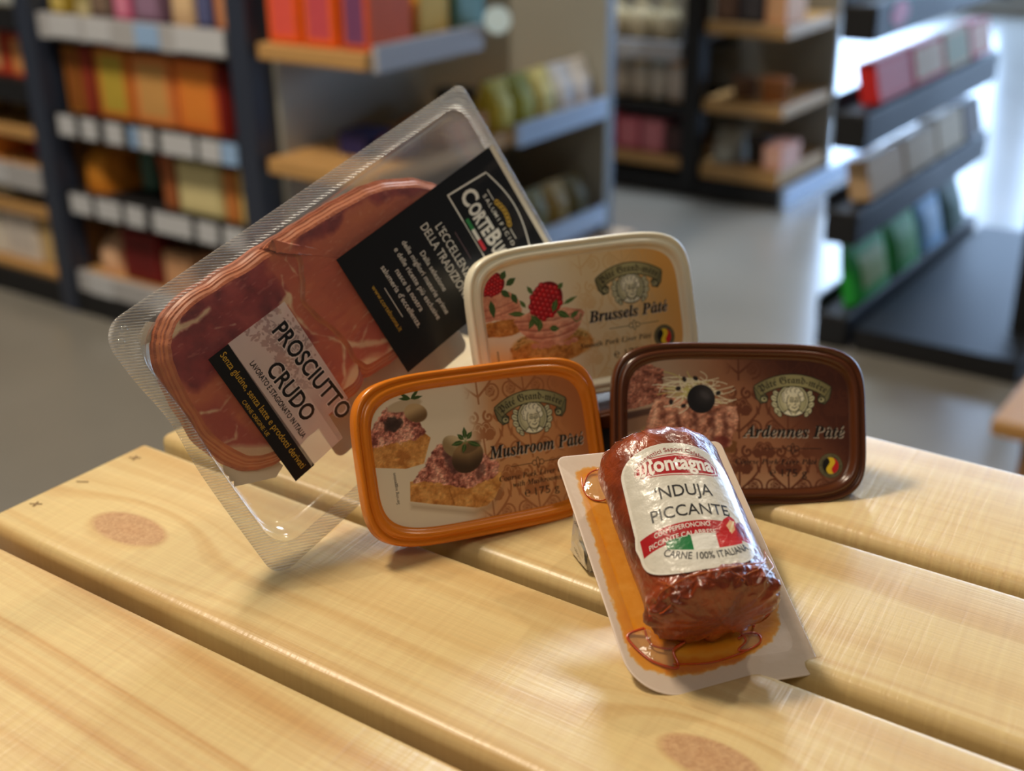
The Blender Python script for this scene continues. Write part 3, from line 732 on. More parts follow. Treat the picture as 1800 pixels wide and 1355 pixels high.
        cv.ell(-18.4, 11.6, 6.8, 6.9, lerp((52, 48, 50), (18, 16, 20), sstep(np.hypot(X + 16, Y - 14), 1, 8)), 0, .3)
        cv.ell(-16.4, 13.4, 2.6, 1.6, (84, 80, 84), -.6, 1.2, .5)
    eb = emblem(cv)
    # origin badge
    bx, by = {'mushroom': (46.5, -19.5), 'brussels': (42.6, -15.8), 'ardennes': (44.7, -20.0)}[kind]
    cv.ell(bx, by, 6.0, 6.0, (82, 76, 52)); cv.ell(bx, by, 5.6, 5.6, (112, 106, 78)); cv.ell(bx, by, 4.0, 4.0, (24, 22, 20))
    dsk = np.hypot(X - bx, Y - by) < 4.0
    wv = .9 * np.sin((Y - by) * .85)
    cv.put((dsk & (X - bx > -1.3 + wv)).astype(np.float32), (238, 204, 46)); cv.put((dsk & (X - bx > 1.4 + wv)).astype(np.float32), (206, 34, 40))
    return cv, eb, (bx, by)
def lerp3(base, c, t_):
    return base * (1 - t_[..., None]) + np.asarray(c, np.float32) * t_[..., None]

INK = mat('ink_black', (22, 17, 14), .45)
INKB = mat('ink_banner', (44, 42, 34), .45)
INKW = mat('ink_white_shadow', (198, 186, 172), .45)
INKG = mat('ink_gold', (150, 138, 92), .45)

def tub(kind, q, name_lines, label, plastic, body_mat, base_drop=30.0, hidden=False):
    R, c = pose(q)
    LOWY = -LB
    th = thing('pate_tub', label, 'tub', c + R @ Vector((0, LOWY * .001, -.004)), R, 'tubs of pate on the table')
    off = (0, LOWY, -4.0)
    prof = [(1.6, -7.5), (.1, -7.2), (0.0, -2.2), (.25, -1.0), (.8, -.35), (1.4, -.2), (2.0, -.55), (2.45, -1.25), (2.8, -1.35), (3.2, -.85), (3.7, -.15), (4.4, .2), (5.2, .15), (5.8, -.25), (6.3, -1.1), (6.8, -2.3), (7.3, -2.8), (8.3, -3.0)]
    G = Geo()
    G.loft([superring(LA - i, LB - i, LN + .0 * i, z) for i, z in prof], 0, True, False, True)
    lid = G.obj('lid', plastic, th, smooth=True, off=off)
    es = lid.modifiers.new('edges', 'EDGE_SPLIT'); es.split_angle = 1.2
    G = Geo()
    G.loft([superring(LA - 2.2, LB - 2.2, LN, -6.6), superring(LA - 2.6, LB - 2.6, LN, -9), superring(LA - 13, LB - 13.2, LN, -base_drop + 2.5), superring(LA - 14.5, LB - 14.7, LN, -base_drop + .6), superring(LA - 17, LB - 17, LN, -base_drop)], 0, True, False, True)
    G.obj('tub_body', body_mat, th, smooth=True, off=off).modifiers.new('edges', 'EDGE_SPLIT').split_angle = 1.0
    if hidden:
        return th
    cv, (ecx, ecy, eR), (bx, by) = lid_label(kind)
    art = art_mat('artwork_' + kind, cv, rough=.42, spec=.45)
    la, lb = LA - 8.0, LB - 7.8
    ring = superring(la, lb, LN + 1.0, -2.93)
    V = [(0, 0, -2.93)] + [tuple(p) for p in ring]
    F = [(0, 1 + i, 1 + (i + 1) % len(ring)) for i in range(len(ring))]
    uv = [((v[0] - cv.x0) / (cv.x1 - cv.x0), (v[1] - cv.y0) / (cv.y1 - cv.y0)) for v in V]
    lab = meshobj('lid_label', V, F, art, th, uv=uv, off=off)
    G = Geo(); z = -2.89
    arc_line(G, 'Pâté Grand-mère', ecx, ecy, eR - 4.7, PI / 2, 1, width=33.5, cap=3.4, style='fraktur', z=z)
    for ln in name_lines:
        d = dict(ln); body = d.pop('t'); x = d.pop('x'); y = d.pop('y')
        if d.pop('shadow', False):
            line(G, body, x + .35, y - .35, 2, z=z - .015, **d)
        line(G, body, x, y, 0, z=z, **d)
    dy = {'mushroom': -10.0, 'brussels': -7.6, 'ardennes': -11.9}[kind]; dx = 26.2
    for sg in (-1, 1):
        flat_stroke(G, [(dx + sg * 3.2, dy), (dx + sg * 14.3, dy)], .28, z, 0)
        flat_stroke(G, [(dx + sg * (1.9 + 1.2 * math.cos(a)), dy + 1.2 * math.sin(a)) for a in np.linspace(-2.6, 2.6, 14)], .34, z, 0)
    flat_stroke(G, [(dx + .8 * math.cos(a), dy + 2.5 * math.sin(a)) for a in np.linspace(0, 2 * PI, 20)], .34, z, 0)
    arc_line(G, 'Made in Belgium • Made in Belgium •', bx, by, 4.3, PI / 2, 1, width=26.5, cap=.95, style=None, z=z)
    G.obj('lettering', [INK, INKB, INKW], lab, off=off)
    return th

def lines_for(kind):
    S = dict(style='serif')
    if kind == 'mushroom':
        return [dict(t='Mushroom Pâté', x=1.6, y=-4.9, width=50.5, cap=5.9, bold=.012, shadow=True, **S), dict(t='Coarse Pork Liver Pâté', x=5.0, y=-16.0, width=38, cap=2.5, **S), dict(t='with Mushrooms', x=11.5, y=-19.6, width=26, cap=2.5, **S),
                dict(t='℮', x=17.0, y=-25.0, size=6.0), dict(t='175 g', x=22.6, y=-25.0, width=12.8, cap=3.6), dict(t='Serving suggestion', x=-45.2, y=-18.0, width=14.0, size=2.1, rot=PI / 2)]
    if kind == 'brussels':
        return [dict(t='Brussels Pâté', x=1.0, y=-3.0, width=45.5, cap=5.6, bold=.012, shadow=True, **S), dict(t='Smooth Pork Liver Pâté', x=-5.8, y=-15.2, width=41, cap=2.5, **S),
                dict(t='℮', x=12.6, y=-22.5, size=6.0), dict(t='175 g', x=19.0, y=-22.5, width=13, cap=3.6), dict(t='Serving suggestion', x=-49.5, y=-27.0, width=17, size=2.1, rot=PI / 2)]
    return [dict(t='Ardennes Pâté', x=1.6, y=-6.4, width=50.0, cap=5.7, bold=.012, shadow=True, **S), dict(t='Coarse Pork Liver Pâté', x=-2.0, y=-19.4, width=40, cap=2.5, **S),
            dict(t='℮', x=14.7, y=-25.3, size=6.0), dict(t='175 g', x=20.6, y=-25.3, width=12.4, cap=3.6), dict(t='Serving suggestion', x=42.2, y=-28.0, width=4.6, size=.8)]

P_OR = mat('plastic_orange', (214, 122, 24), .24, spec=.5, bump=.05, bscale=500)
P_BR = mat('plastic_brown', (84, 44, 22), .24, spec=.5, bump=.05, bscale=500)
P_WH = mat('plastic_ivory', (232, 226, 204), .26, spec=.5, bump=.05, bscale=500)
P_BLK = mat('plastic_brown_dark', (40, 22, 14), .4)  # wall of the flat tub, its shade put into the darker brown
Q_M = (-0.01151, 0.51629, 0.03795, 0.51466, 0.42958, -0.09123)
Q_A = (0.10887, 0.54366, 0.03582, 0.09924, 0.49577, -0.06684)
Q_B = (0.03875, 0.58446, 0.07574, 0.43769, 0.34989, -0.02672)
tub('mushroom', Q_M, lines_for('mushroom'), 'orange-lidded tub with mushroom toasts on its label, standing on its edge', P_OR, P_OR, 24.0)
tub('ardennes', Q_A, lines_for('ardennes'), 'brown-lidded tub with a black truffle on its label, behind the sausage card', P_BR, P_BR)
tub('brussels', Q_B, lines_for('brussels'), 'white-lidded tub with a raspberry canape on its label, behind the other tubs', P_WH, P_WH, 20.0)
# fourth tub, flat on the table, the Brussels tub stands on its brown lid
def flat_tub():
    c = Vector((0.056, 0.602, T)); R = Matrix.Rotation(0.43, 3, 'Z')
    th = thing('pate_tub', 'brown-rimmed tub lying flat under the white Brussels tub', 'tub', c, R, 'tubs of pate on the table')
    H = 36.0
    G = Geo(); prof = [(1.6, -7.5), (.1, -7.2), (0.0, -2.2), (.25, -1.0), (.8, -.35), (1.4, -.2), (2.0, -.55), (2.45, -1.25), (2.8, -1.35), (3.2, -.85), (3.7, -.15), (4.4, .2), (5.2, .15), (5.8, -.25), (6.3, -1.1), (6.8, -2.3), (7.3, -2.8), (8.3, -3.0)]
    G.loft([superring(LA - i, LB - i, LN, z + H) for i, z in prof], 0, True, False, True)
    G.obj('lid', P_BR, th, smooth=True).modifiers.new('edges', 'EDGE_SPLIT').split_angle = 1.2
    G = Geo()
    G.loft([superring(LA - 2.2, LB - 2.2, LN, H - 6.6), superring(LA - 2.6, LB - 2.6, LN, H - 9), superring(LA - 13, LB - 13.2, LN, 2.5), superring(LA - 14.5, LB - 14.7, LN, .6), superring(LA - 17, LB - 17, LN, 0.05)], 0, True, False, True)
    G.obj('tub_body', P_BLK, th, smooth=True)
flat_tub()

# ------------------------------------------------------------------ prosciutto pack
PWD, PHT = 65.35, 113.2
Q_P = (-0.06352, 0.55366, 0.09074, 0.70481, 0.39635, -1.23887)
def make_pack():
    R, c = pose(Q_P)
    base = (PWD, -PHT, 0)
    th = thing('prosciutto_pack', 'large clear tray of sliced ham with a black label leaning behind the tubs', 'food pack', c + R @ Vector((PWD * .001, -PHT * .001, 0)), R)
    CL = clear_plastic('clear_tray', tint=(.95, .96, .955), haze=.09, gloss0=.07, gloss1=.7, rough=.10, bump=.25, bscale=60)
    SEAL = clear_plastic('seal_band', tint=(.90, .91, .91), haze=.30, gloss0=.18, gloss1=.7, rough=.24, bump=1.0, bscale=260, hatch=True)
    FILM = clear_plastic('clear_film', tint=(.985, .985, .98), haze=.045, gloss0=.045, gloss1=.6, rough=.10, bump=.45, bscale=38)
    def rr_(i, z, rl, k=10):
        return roundrect(-PWD + i, PWD - i, -PHT + i, PHT - i, rl, z, k)
    def bent(V):
        V = np.asarray(V, float).copy()
        # the free film edge curls a little at the lower corner
        d = np.clip((V[:, 0] - 30) / 35, 0, 1) * np.clip((-V[:, 1] - 60) / 55, 0, 1)
        V[:, 2] += 1.5 * d
        # dent half way along the lower short edge
        e = np.exp(-((V[:, 0] + 18) / 16) ** 2) * np.clip((-V[:, 1] - 98) / 15, 0, 1)
        V[:, 1] += 3.2 * e; V[:, 2] -= 2.0 * e
        return V
    def dense(ring, step=4.0):
        out = []
        n = len(ring)
        for i in range(n):
            a = Vector(ring[i]); b = Vector(ring[(i + 1) % n]); k = max(1, int((b - a).length / step))
            for j in range(k): out.append(tuple(a.lerp(b, j / k)))
        return out
    # flange: rings resampled together so that they loft cleanly
    def multi(rings):
        n = len(rings[0]); out = [[] for _ in rings]
        for i in range(n):
            L = max((Vector(r[(i + 1) % n]) - Vector(r[i])).length for r in rings); k = max(1, int(L / 5))
            for r, o in zip(rings, out):
                a = Vector(r[i]); b = Vector(r[(i + 1) % n])
                for j in range(k): o.append(tuple(a.lerp(b, j / k)))
        return out
    rO = (11, 9, 5, 5)
    fl = multi([rr_(0, -.25, rO), rr_(0.05, .15, rO), rr_(2.2, .2, rO)])
    se = multi([rr_(2.2, .2, rO), rr_(4, .45, (13, 11, 7, 7)), rr_(6.5, .45, (14, 12, 8, 8)), rr_(8.2, .1, (16, 13, 9, 9))])
    wl = multi([rr_(8.2, .1, (16, 13, 9, 9)), rr_(9.4, -.6, (17, 14, 10, 10)), rr_(10.2, -3, (17, 14, 10, 10)), rr_(12.2, -11, (18, 15, 11, 11)), rr_(14.5, -13.2, (18, 15, 11, 11)), rr_(18, -14, (18, 15, 11, 11)), rr_(24, -14, (18, 15, 11, 11))])
    G = Geo()
    for grp in (wl,):
        G.loft([[tuple(p) for p in bent(r)] for r in grp])
    k = len(G.V); last = wl[-1]
    G.F.append(tuple(range(k - len(last), k))); G.M.append(0)
    # ribs along the side wall
    tray = G.obj('tray', CL, th, smooth=True, off=base)
    G = Geo(); G.loft([[tuple(p) for p in bent(r)] for r in fl]); G.loft([[tuple(p) for p in bent(r)] for r in se]); G.obj('seal_band', SEAL, th, smooth=True, off=base)  # flange edge shares the seal's haze to imitate its rim highlight
    # two little dimples in the lower left tab
    for (dx, dy) in ((-59.5, -104.0), (-55.8, -108.2)):
        G = Geo()
        G.loft([[(dx + r * math.cos(a), dy + r * math.sin(a), z) for a in np.linspace(0, 2 * PI, 16, endpoint=False)] for r, z in ((1.9, .35), (1.5, .9), (.8, 1.25))], 0, True, False, True)
        G.obj('dimple', CL, th, smooth=True, off=base)
    # front film
    rng = np.random.RandomState(5)
    nx, ny = 40, 70
    xs = np.linspace(-PWD + 7.6, PWD - 7.6, nx); ys = np.linspace(-PHT + 7.6, PHT - 7.6, ny)
    V = [(x, y, .55 + .25 * mnoise.noise(Vector((x * .045, y * .03, 2)))) for y in ys for x in xs]
    F = [(j * nx + i, j * nx + i + 1, (j + 1) * nx + i + 1, (j + 1) * nx + i) for j in range(ny - 1) for i in range(nx - 1)]
    def inside(x, y):
        for cx, cy, r in ((-PWD + 8 + 15, -PHT + 8 + 15, 15.5), (PWD - 8 - 12, -PHT + 8 + 12, 12.5), (PWD - 8 - 8, PHT - 8 - 8, 8.5), (-PWD + 8 + 8, PHT - 8 - 8, 8.5)):
            if (x - cx) * (1 if cx > 0 else -1) > 0 and (y - cy) * (1 if cy > 0 else -1) > 0 and math.hypot(x - cx, y - cy) > r: return False
        return True
    F = [f for f in F if inside(sum(V[i][0] for i in f) / 4, sum(V[i][1] for i in f) / 4)]
    meshobj('film', V, F, FILM, th, smooth=True, off=base)

    # ------------ slices
    cv = Canvas(-62, 40, -108, 88, 6.0, (188, 84, 62)); X, Y = cv.X, cv.Y
    n1 = cv.noise(22, 1, 5, 1.0, 2.0); n2 = cv.noise(7, 2, 4, .8, 2.4); n3 = cv.noise(2.2, 3, 3, .7, 2.0)
    base_c = lerp((204, 112, 74), (186, 86, 68), np.clip(n1 * 2.2 - .6, 0, 1)); base_c = lerp3(base_c, (212, 120, 80), sstep(n2, .55, .75) * .6)
    cv.img[:] = base_c
    wob = (cv.noise(9, 9, 4) - .5) * 9
    mar = meat_tex(cv, 5, (108, 28, 34), (140, 44, 48), (168, 66, 62), 14.0, 1.5)  # maroon marbling that also carries painted bump shading
    # dark muscle along the left rim of both groups
    cv.poly([(-50, -30), (-44, -34), (-30, -32), (-24, -44), (-22, -60), (-22, -78), (-20, -92), (-34, -96), (-48, -90), (-53, -72), (-52, -50)], mar, 5, .95, wob)
    cv.poly([(-47, 32), (-40, 34), (-33, 60), (-26, 66), (-31, 70), (-42, 52), (-49, 30), (-50, -10), (-46, -16), (-43, 6)], mar, 4, .85, wob)
    cv.poly([(-24, -38), (-8, -32), (-4, -44), (-18, -54), (-24, -52)], mar, 4, .8, wob)
    cv.poly([(-14, -86), (2, -84), (18, -80), (20, -92), (2, -99), (-16, -98)], (170, 72, 62), 5, .8, wob)
    fat = (232, 206, 168)
    fw_ = (cv.noise(4, 12, 3) - .5) * 3.2
    # fat: right rim and seams
    cv.poly([(13, -20), (18, -4), (15, 20), (10, 40), (30, 60), (40, 40), (40, -70), (26, -72), (25, -50), (20, -34)], fat, 3, .95, wob * .5)
    cv.poly([(16, -82), (26, -66), (36, -70), (30, -96), (14, -100), (8, -102), (4, -99)], fat, 2.5, .8, wob * .4)
    cv.poly([(-50, -94), (-44, -90), (-45, -82), (-50, -80), (-56, -88)], fat, 1.5, .9, fw_)
    for pts, wd in (([(-39, -28), (-34, -31), (-29, -30), (-26, -33), (-18, -33), (-10, -31), (-4, -25), (3, -20)], 1.0), ([(3, -20), (8, -14), (12, -6), (16, 4)], 2.2), ([(3, -20), (9, -25), (16, -30), (21, -40)], 1.1), ([(-30, -30), (-28, -36), (-25, -40)], 2.0), ([(-47, -84), (-45, -74), (-46, -66)], 1.8),
                    ([(-2, -23), (-9, -40), (-6, -52)], .5), ([(-50, -14), (-44, -22), (-33, -21), (-28, -26)], .6), ([(-46, -74), (-38, -70), (-34, -60)], .5), ([(3, -20), (-1, -10), (-3, 6)], .45), ([(8, -14), (2, -4), (4, 14)], .45), ([(-12, -96), (-8, -88), (-10, -80)], .7), ([(4, -97), (6, -90), (2, -86)], .9)):
        P = [(p[0], p[1]) for p in pts]
        D, _ = cv.segd(P, (slice(None), slice(None)), False)
        cv.put(np.clip((wd - D + fw_ * .7) / 1.4, 0, 1) * .85, fat)
    cv.put(sstep(n3, .66, .8) * .22, (236, 180, 150))
    # orange rim of the stacked edges
    outA = [(-53.8, -27.5), (-54.2, -8), (-53.0, 10), (-51.2, 32), (-47.5, 46), (-42.5, 57), (-36, 67), (-28, 73.5), (-18, 77), (-4, 77), (10, 70), (20, 56), (25, 30), (24.5, 0), (22, -18), (14, -24), (2, -24), (-12, -28), (-25, -30.5), (-35, -24), (-44, -20)]
    outB = [(-53.5, -22), (-54.5, -40), (-56, -58), (-56, -73), (-53.5, -84), (-47.5, -92.5), (-40, -97), (-32, -99.5), (-16, -102.2), (0, -102), (10, -98.5), (19.5, -93), (25, -84), (27.5, -72), (27, -58), (25, -40), (23, -20), (0, -10), (-20, -8), (-44, -12)]
    art = art_mat('ham', cv, rough=.34, spec=.5, bump=.5, bscale=420, bstretch=(1, .35, 1))
    rim = mat('ham_rim', (180, 96, 58), .4, vary=.35, vscale=160, bump=.6, bscale=500)
    rimB = mat('ham_rim_pale', (190, 112, 70), .4, vary=.25, vscale=160)
    def smooth_poly(P, n=200):
        P = np.array(P, float); m_ = len(P); out = []
        for i in range(m_):
            p0, p1, p2, p3 = P[(i - 1) % m_], P[i], P[(i + 1) % m_], P[(i + 2) % m_]
            for t_ in np.linspace(0, 1, n // m_, endpoint=False):
                out.append(.5 * ((2 * p1) + (p2 - p0) * t_ + (2 * p0 - 5 * p1 + 4 * p2 - p3) * t_ ** 2 + (3 * p1 - p0 - 3 * p2 + p3) * t_ ** 3))
        return np.array(out)
    def offset_in(P, d):
        n = len(P); t_ = np.roll(P, -2, 0) - np.roll(P, 2, 0); t_ /= np.linalg.norm(t_, axis=1)[:, None] + 1e-9
        nn = np.stack([-t_[:, 1], t_[:, 0]], -1)
        area = np.sum(P[:, 0] * np.roll(P[:, 1], -1) - np.roll(P[:, 0], -1) * P[:, 1])
        return P + nn * (d if area > 0 else -d)[..., None] if np.ndim(d) else P + nn * (d if area > 0 else -d)
    def slice_part(name, outline, ztop, seed, label=None):
        P = smooth_poly(outline)
        wobv = np.array([mnoise.noise(Vector((p[0] * .11, p[1] * .11, seed))) for p in P])
        fine = np.array([mnoise.noise(Vector((p[0] * .16, p[1] * .16, seed + 9))) for p in P])
        P = P + np.stack([fine * .35, fine[::-1] * .35], -1)
        steps = [(-1.2, -9.6, 1), (-.6, -7.4, 1), (.3, -6.9, 2), (.9, -5.6, 1), (1.6, -5.2, 2), (2.2, -4.2, 1), (2.9, -3.9, 2), (3.9, -2.9, 1), (5.2, -2.3, 0)]
        rings = []
        for ins, z, _ in steps:
            d = ins + (wobv * .8 + .9 * mnoise.noise(Vector((z, seed, 1.0)))) * (1 if ins < 5 else .4)
            Q = offset_in(P, d); rings.append([(q[0], q[1], ztop + z + 2.3) for q in Q])
        G = Geo(); n = len(P)
        for a in range(len(rings) - 1):
            G.loft([rings[a], rings[a + 1]], {0: 0, 1: 1, 2: 2}[steps[a][2]])
        # top sheet: rings shrinking to the middle, gently rippled
        cxy = P.mean(0); Q = np.array(rings[-1]); tops = [[tuple(q) for q in Q]]
        for f in (.85, .7, .55, .4, .25, .1):
            r_ = []
            for q in Q:
                x, y = cxy + (q[:2] - cxy) * f
                r_.append((x, y, ztop + .55 * mnoise.noise(Vector((x * .06, y * .04, seed))) + .25 * mnoise.noise(Vector((x * .2, y * .1, seed)))))
            tops.append(r_)
        G.loft(tops, 0, True, False, True)
        uv = [((v[0] - cv.x0) / (cv.x1 - cv.x0), (v[1] - cv.y0) / (cv.y1 - cv.y0)) for v in G.V]
        return meshobj(name, G.V, G.F, [art, rim, rimB], th, mi=G.M, uv=uv, smooth=True, off=base)
    slice_part('ham_slice', outB, -3.6, 1)
    slice_part('ham_slice', outA, -2.3, 4)
    # white interleaf paper peeping out below and at the left
    PAPER = mat('interleaf_paper', (226, 216, 196), .6, bump=.2, bscale=200)
    G = Geo()
    flat_poly(G, [(-53, -97), (-56, -90), (-50, -82), (-40, -80), (10, -80), (31, -76), (33, -82), (24, -100.5), (22, -99), (21, -101), (19, -99.5), (17, -101), (12, -98), (-30, -95), (-44, -93), (-45, -96), (-48, -94), (-49, -98)], -10.6)
    G.obj('interleaf_paper', PAPER, th, off=base)
    # back label seen through the clear bottom
    BL = mat('back_label', (206, 200, 188), .5)
    G = Geo(); k0 = roundrect(-12, 46.8, -49.8, 44, (4, 4, 5, 4), -14.4)
    G.add(k0, [tuple(range(len(k0)))]); 
    o = G.obj('back_label', BL, th, off=base)

    # ------------ black front label
    cv2 = Canvas(-31.2, 31.9, -2.6, 109.9, 6.0, (16, 15, 15)); X2, Y2 = cv2.X, cv2.Y
    nn_ = cv2.noise(26, 4, 5, .35, 1.6)
    cv2.put(sstep(nn_, .52, .7) * sstep(Y2 + np.abs(X2) * .35, 84, 104) * .55, (60, 54, 50))
    cv2.put((Y2 > 106.9).astype(np.float32), (226, 216, 196))
    art2 = art_mat('artwork_black', cv2, rough=.3, spec=.5, bump=.25, bscale=60, bdist=.001)
    zL = 1.05
    nx, ny = 14, 24
    def lz(x, y): return zL
    V = [(x, y, zL) for y in np.linspace(-2.6, 109.9, ny) for x in np.linspace(-31.2, 31.9, nx)]
    F = [(j * nx + i, j * nx + i + 1, (j + 1) * nx + i + 1, (j + 1) * nx + i) for j in range(ny - 1) for i in range(nx - 1)]
    uv = [((v[0] + 31.2) / 63.1, (v[1] + 2.6) / 112.5) for v in V]
    lab = meshobj('front_label', V, F, art2, th, uv=uv, off=base)
    W_ = mat('print_white', (226, 222, 212), .45); GO = mat('print_gold', (196, 156, 52), .4); GR = mat('print_green', (40, 128, 64), .45); RD = mat('print_red', (206, 40, 52), .45); MV = mat('print_mauve', (120, 92, 96), .5)
    G = Geo(); z = zL + .06
    # crest frame
    top = [(-21.8 + 45.6 * q, 97.2 + 5.4 * math.sin(PI * q) - .2 * q) for q in np.linspace(0, 1, 20)]
    flat_stroke(G, [(-24.0, 69.6)] + top + [(24.6, 69.6)], .9, z, 0)
    flat_stroke(G, [(-24.3, 69.8), (-9.4, 69.8)], .9, z, 0); flat_stroke(G, [(9.4, 69.8), (24.8, 69.8)], .9, z, 0); flat_stroke(G, [(-9.4, 69.8), (9.4, 69.8)], .5, z, 0)
    for i, mi_ in enumerate((2, 0, 3)):
        flat_poly(G, [(-9 + 6 * i, 71.2), (-3 + 6 * i, 71.2), (-3 + 6 * i, 73.4), (-9 + 6 * i, 73.4)], z, mi_)
    line(G, 'C', -20.6, 76.0, 0, width=7.2, cap=10.0, bold=.035, z=z)
    line(G, 'ORTE', -13.0, 76.0, 0, width=16.4, cap=8.0, bold=.045, z=z)
    line(G, 'B', 4.2, 76.0, 0, width=5.4, cap=10.0, bold=.035, z=z)
    line(G, 'UONA', 10.2, 76.0, 0, width=16.0, cap=8.0, bold=.045, z=z)
    for i, ch in enumerate('SALUMIFICIO'):
        line(G, ch, -12.6 + i * 2.75, 88.0, 0, cap=2.5, align='c', bold=.01, z=z)
    for i in range(7):
        x = -6.4 + i * 2.13; y = 93.6 + 1.6 * math.sin(PI * i / 6)
        flat_stroke(G, [(x + 1.25 * math.cos(a), y + 1.35 * math.sin(a)) for a in np.linspace(0, 2 * PI, 14)], .6, z + .01 * (i % 2), 1)
        flat_stroke(G, [(x - .9, y + .6), (x + .9, y - .6)], .5, z + .02, 1)
    flat_stroke(G, [(-14.5, 92.6), (-8.4, 92.6)], .5, z, 0); flat_stroke(G, [(8.4, 92.6), (14.5, 92.6)], .5, z, 0)
    flat_stroke(G, [(-7.5, 62.2), (8.0, 62.2)], .35, z, 4)
    line(G, "L'ECCELLENZA", 1, 53.6, 0, width=33, cap=5.0, align='c', z=z)
    line(G, "DELLA TRADIZIONE", 1.2, 46.2, 0, width=42, cap=5.0, align='c', z=z)
    for i, t_ in enumerate(("Dalla selezione", "delle migliori materie prime", "e delle ricette più esclusive", "nasce la nostra", "salumeria d'eccellenza.")):
        line(G, t_, 1.2, 38.2 - 5.75 * i, 0, width=[22, 41, 40, 23, 34][i], cap=3.1, align='c', z=z)
    flat_stroke(G, [(-7.0, 11.2), (9.2, 11.2)], .35, z, 0)
    line(G, "www.cortebuona.it", 1.4, 5.3, 1, width=25, cap=2.6, align='c', z=z)
    G.obj('lettering', [W_, GO, GR, RD, MV], lab, off=base)

    # ------------ half clear lower label with its black band
    cv3 = Canvas(-30, 37, -82, -36, 8.0, (226, 206, 202))
    n4 = cv3.noise(3.2, 14, 4); X3, Y3 = cv3.X, cv3.Y
    TL = bpy.data.materials.new('half_clear_label'); TL.use_nodes = True
    nt = TL.node_tree; b = nt.nodes['Principled BSDF']; setp(b, Roughness=.4, Base_Color=sl((222, 206, 204)) + (1,))
    tr = nt.nodes.new('ShaderNodeBsdfTransparent'); mx = nt.nodes.new('ShaderNodeMixShader')
    alpha = np.full(X3.shape, .74, np.float32)
    tree = np.zeros(X3.shape, np.float32)
    c3 = Canvas(-30, 37, -82, -36, 8.0, (0, 0, 0))
    rg = random.Random(3)
    for q in range(420):
        a = rg.uniform(-.4, 3.6); rad = rg.uniform(2, 24) ; x = -14 + rad * math.cos(a) * 1.0; y = -55 + rad * math.sin(a) * .8
        c3.ell(x, y, rg.uniform(.5, 1.5), rg.uniform(.3, .8), (1, 1, 1), rg.uniform(0, 3), .2)
    tree = c3.img[..., 0] * sstep(-X3, -22, 6)
    alpha = alpha - .34 * tree
    alpha *= 1 - .35 * sstep(X3, 2, 24) * (Y3 > -52)
    cv3.img[:] = (alpha * 255)[..., None]
    im = cv3.image('half_clear_mask', True)
    tx = nt.nodes.new('ShaderNodeTexImage'); tx.image = im; tx.extension = 'EXTEND'
    nt.links.new(tx.outputs[0], mx.inputs[0]); nt.links.new(tr.outputs[0], mx.inputs[1]); nt.links.new(b.outputs[0], mx.inputs[2])
    nt.links.new(mx.outputs[0], nt.nodes['Material Output'].inputs[0])
    BK = mat('print_black', (17, 16, 16), .35)
    G = Geo(); zc = 1.15
    V = [(-29.8, -70.0, zc), (36.4, -70.0, zc), (36.0, -57, zc), (36.0, -50, zc), (23.2, -36.3, zc), (-29.9, -36.3, zc)]
    V = [(-29.8, -70.0, zc), (36.4, -70.0, zc), (35.6, -49.5, zc), (23.0, -49.0, zc), (23.0, -36.3, zc), (-29.9, -36.3, zc)]
    uv = [((v[0] + 30) / 67, (v[1] + 82) / 46) for v in V]
    lab2 = meshobj('clear_label', V, [(0, 1, 2, 3, 4, 5)], TL, th, uv=uv, off=base)
    G.add([(-29.4, -81.6, zc), (36.9, -80.2, zc), (36.7, -68.4, zc), (-29.6, -69.9, zc)], [(0, 1, 2, 3)])
    band = G.obj('label_band', BK, th, off=base)
    G = Geo(); z = zc + .05; r_ = .022
    line(G, 'PROSCIUTTO', -22.6, -49.6, 0, width=51.5, cap=8.4, bold=.028, rot=.075, z=z)
    line(G, 'CRUDO', -10.6, -62.4, 0, width=29.5, cap=8.2, bold=.028, rot=.05, z=z)
    line(G, 'LAVORATO E STAGIONATO IN ITALIA', -17.2, -67.0, 0, width=41, cap=2.7, bold=.02, rot=.02, z=z)
    # white keylines behind the big words
    line(G, 'PROSCIUTTO', -22.6, -49.6, 1, width=51.5, cap=8.4, bold=.06, rot=.075, z=z - .02)
    line(G, 'CRUDO', -10.6, -62.4, 1, width=29.5, cap=8.2, bold=.06, rot=.05, z=z - .02)
    G.obj('lettering', [BK, mat('print_keyline', (222, 208, 206), .45)], lab2, off=base)
    G = Geo()
    line(G, 'Senza glutine, senza latte e prodotti derivati', -27.8, -76.2, 0, width=62, cap=3.4, rot=r_, z=z)
    line(G, 'CARNE ORIGINE: UE', -6.0, -80.0, 0, width=19.0, cap=2.0, rot=r_, z=z)
    G.obj('lettering', GO, band, off=base)
make_pack()

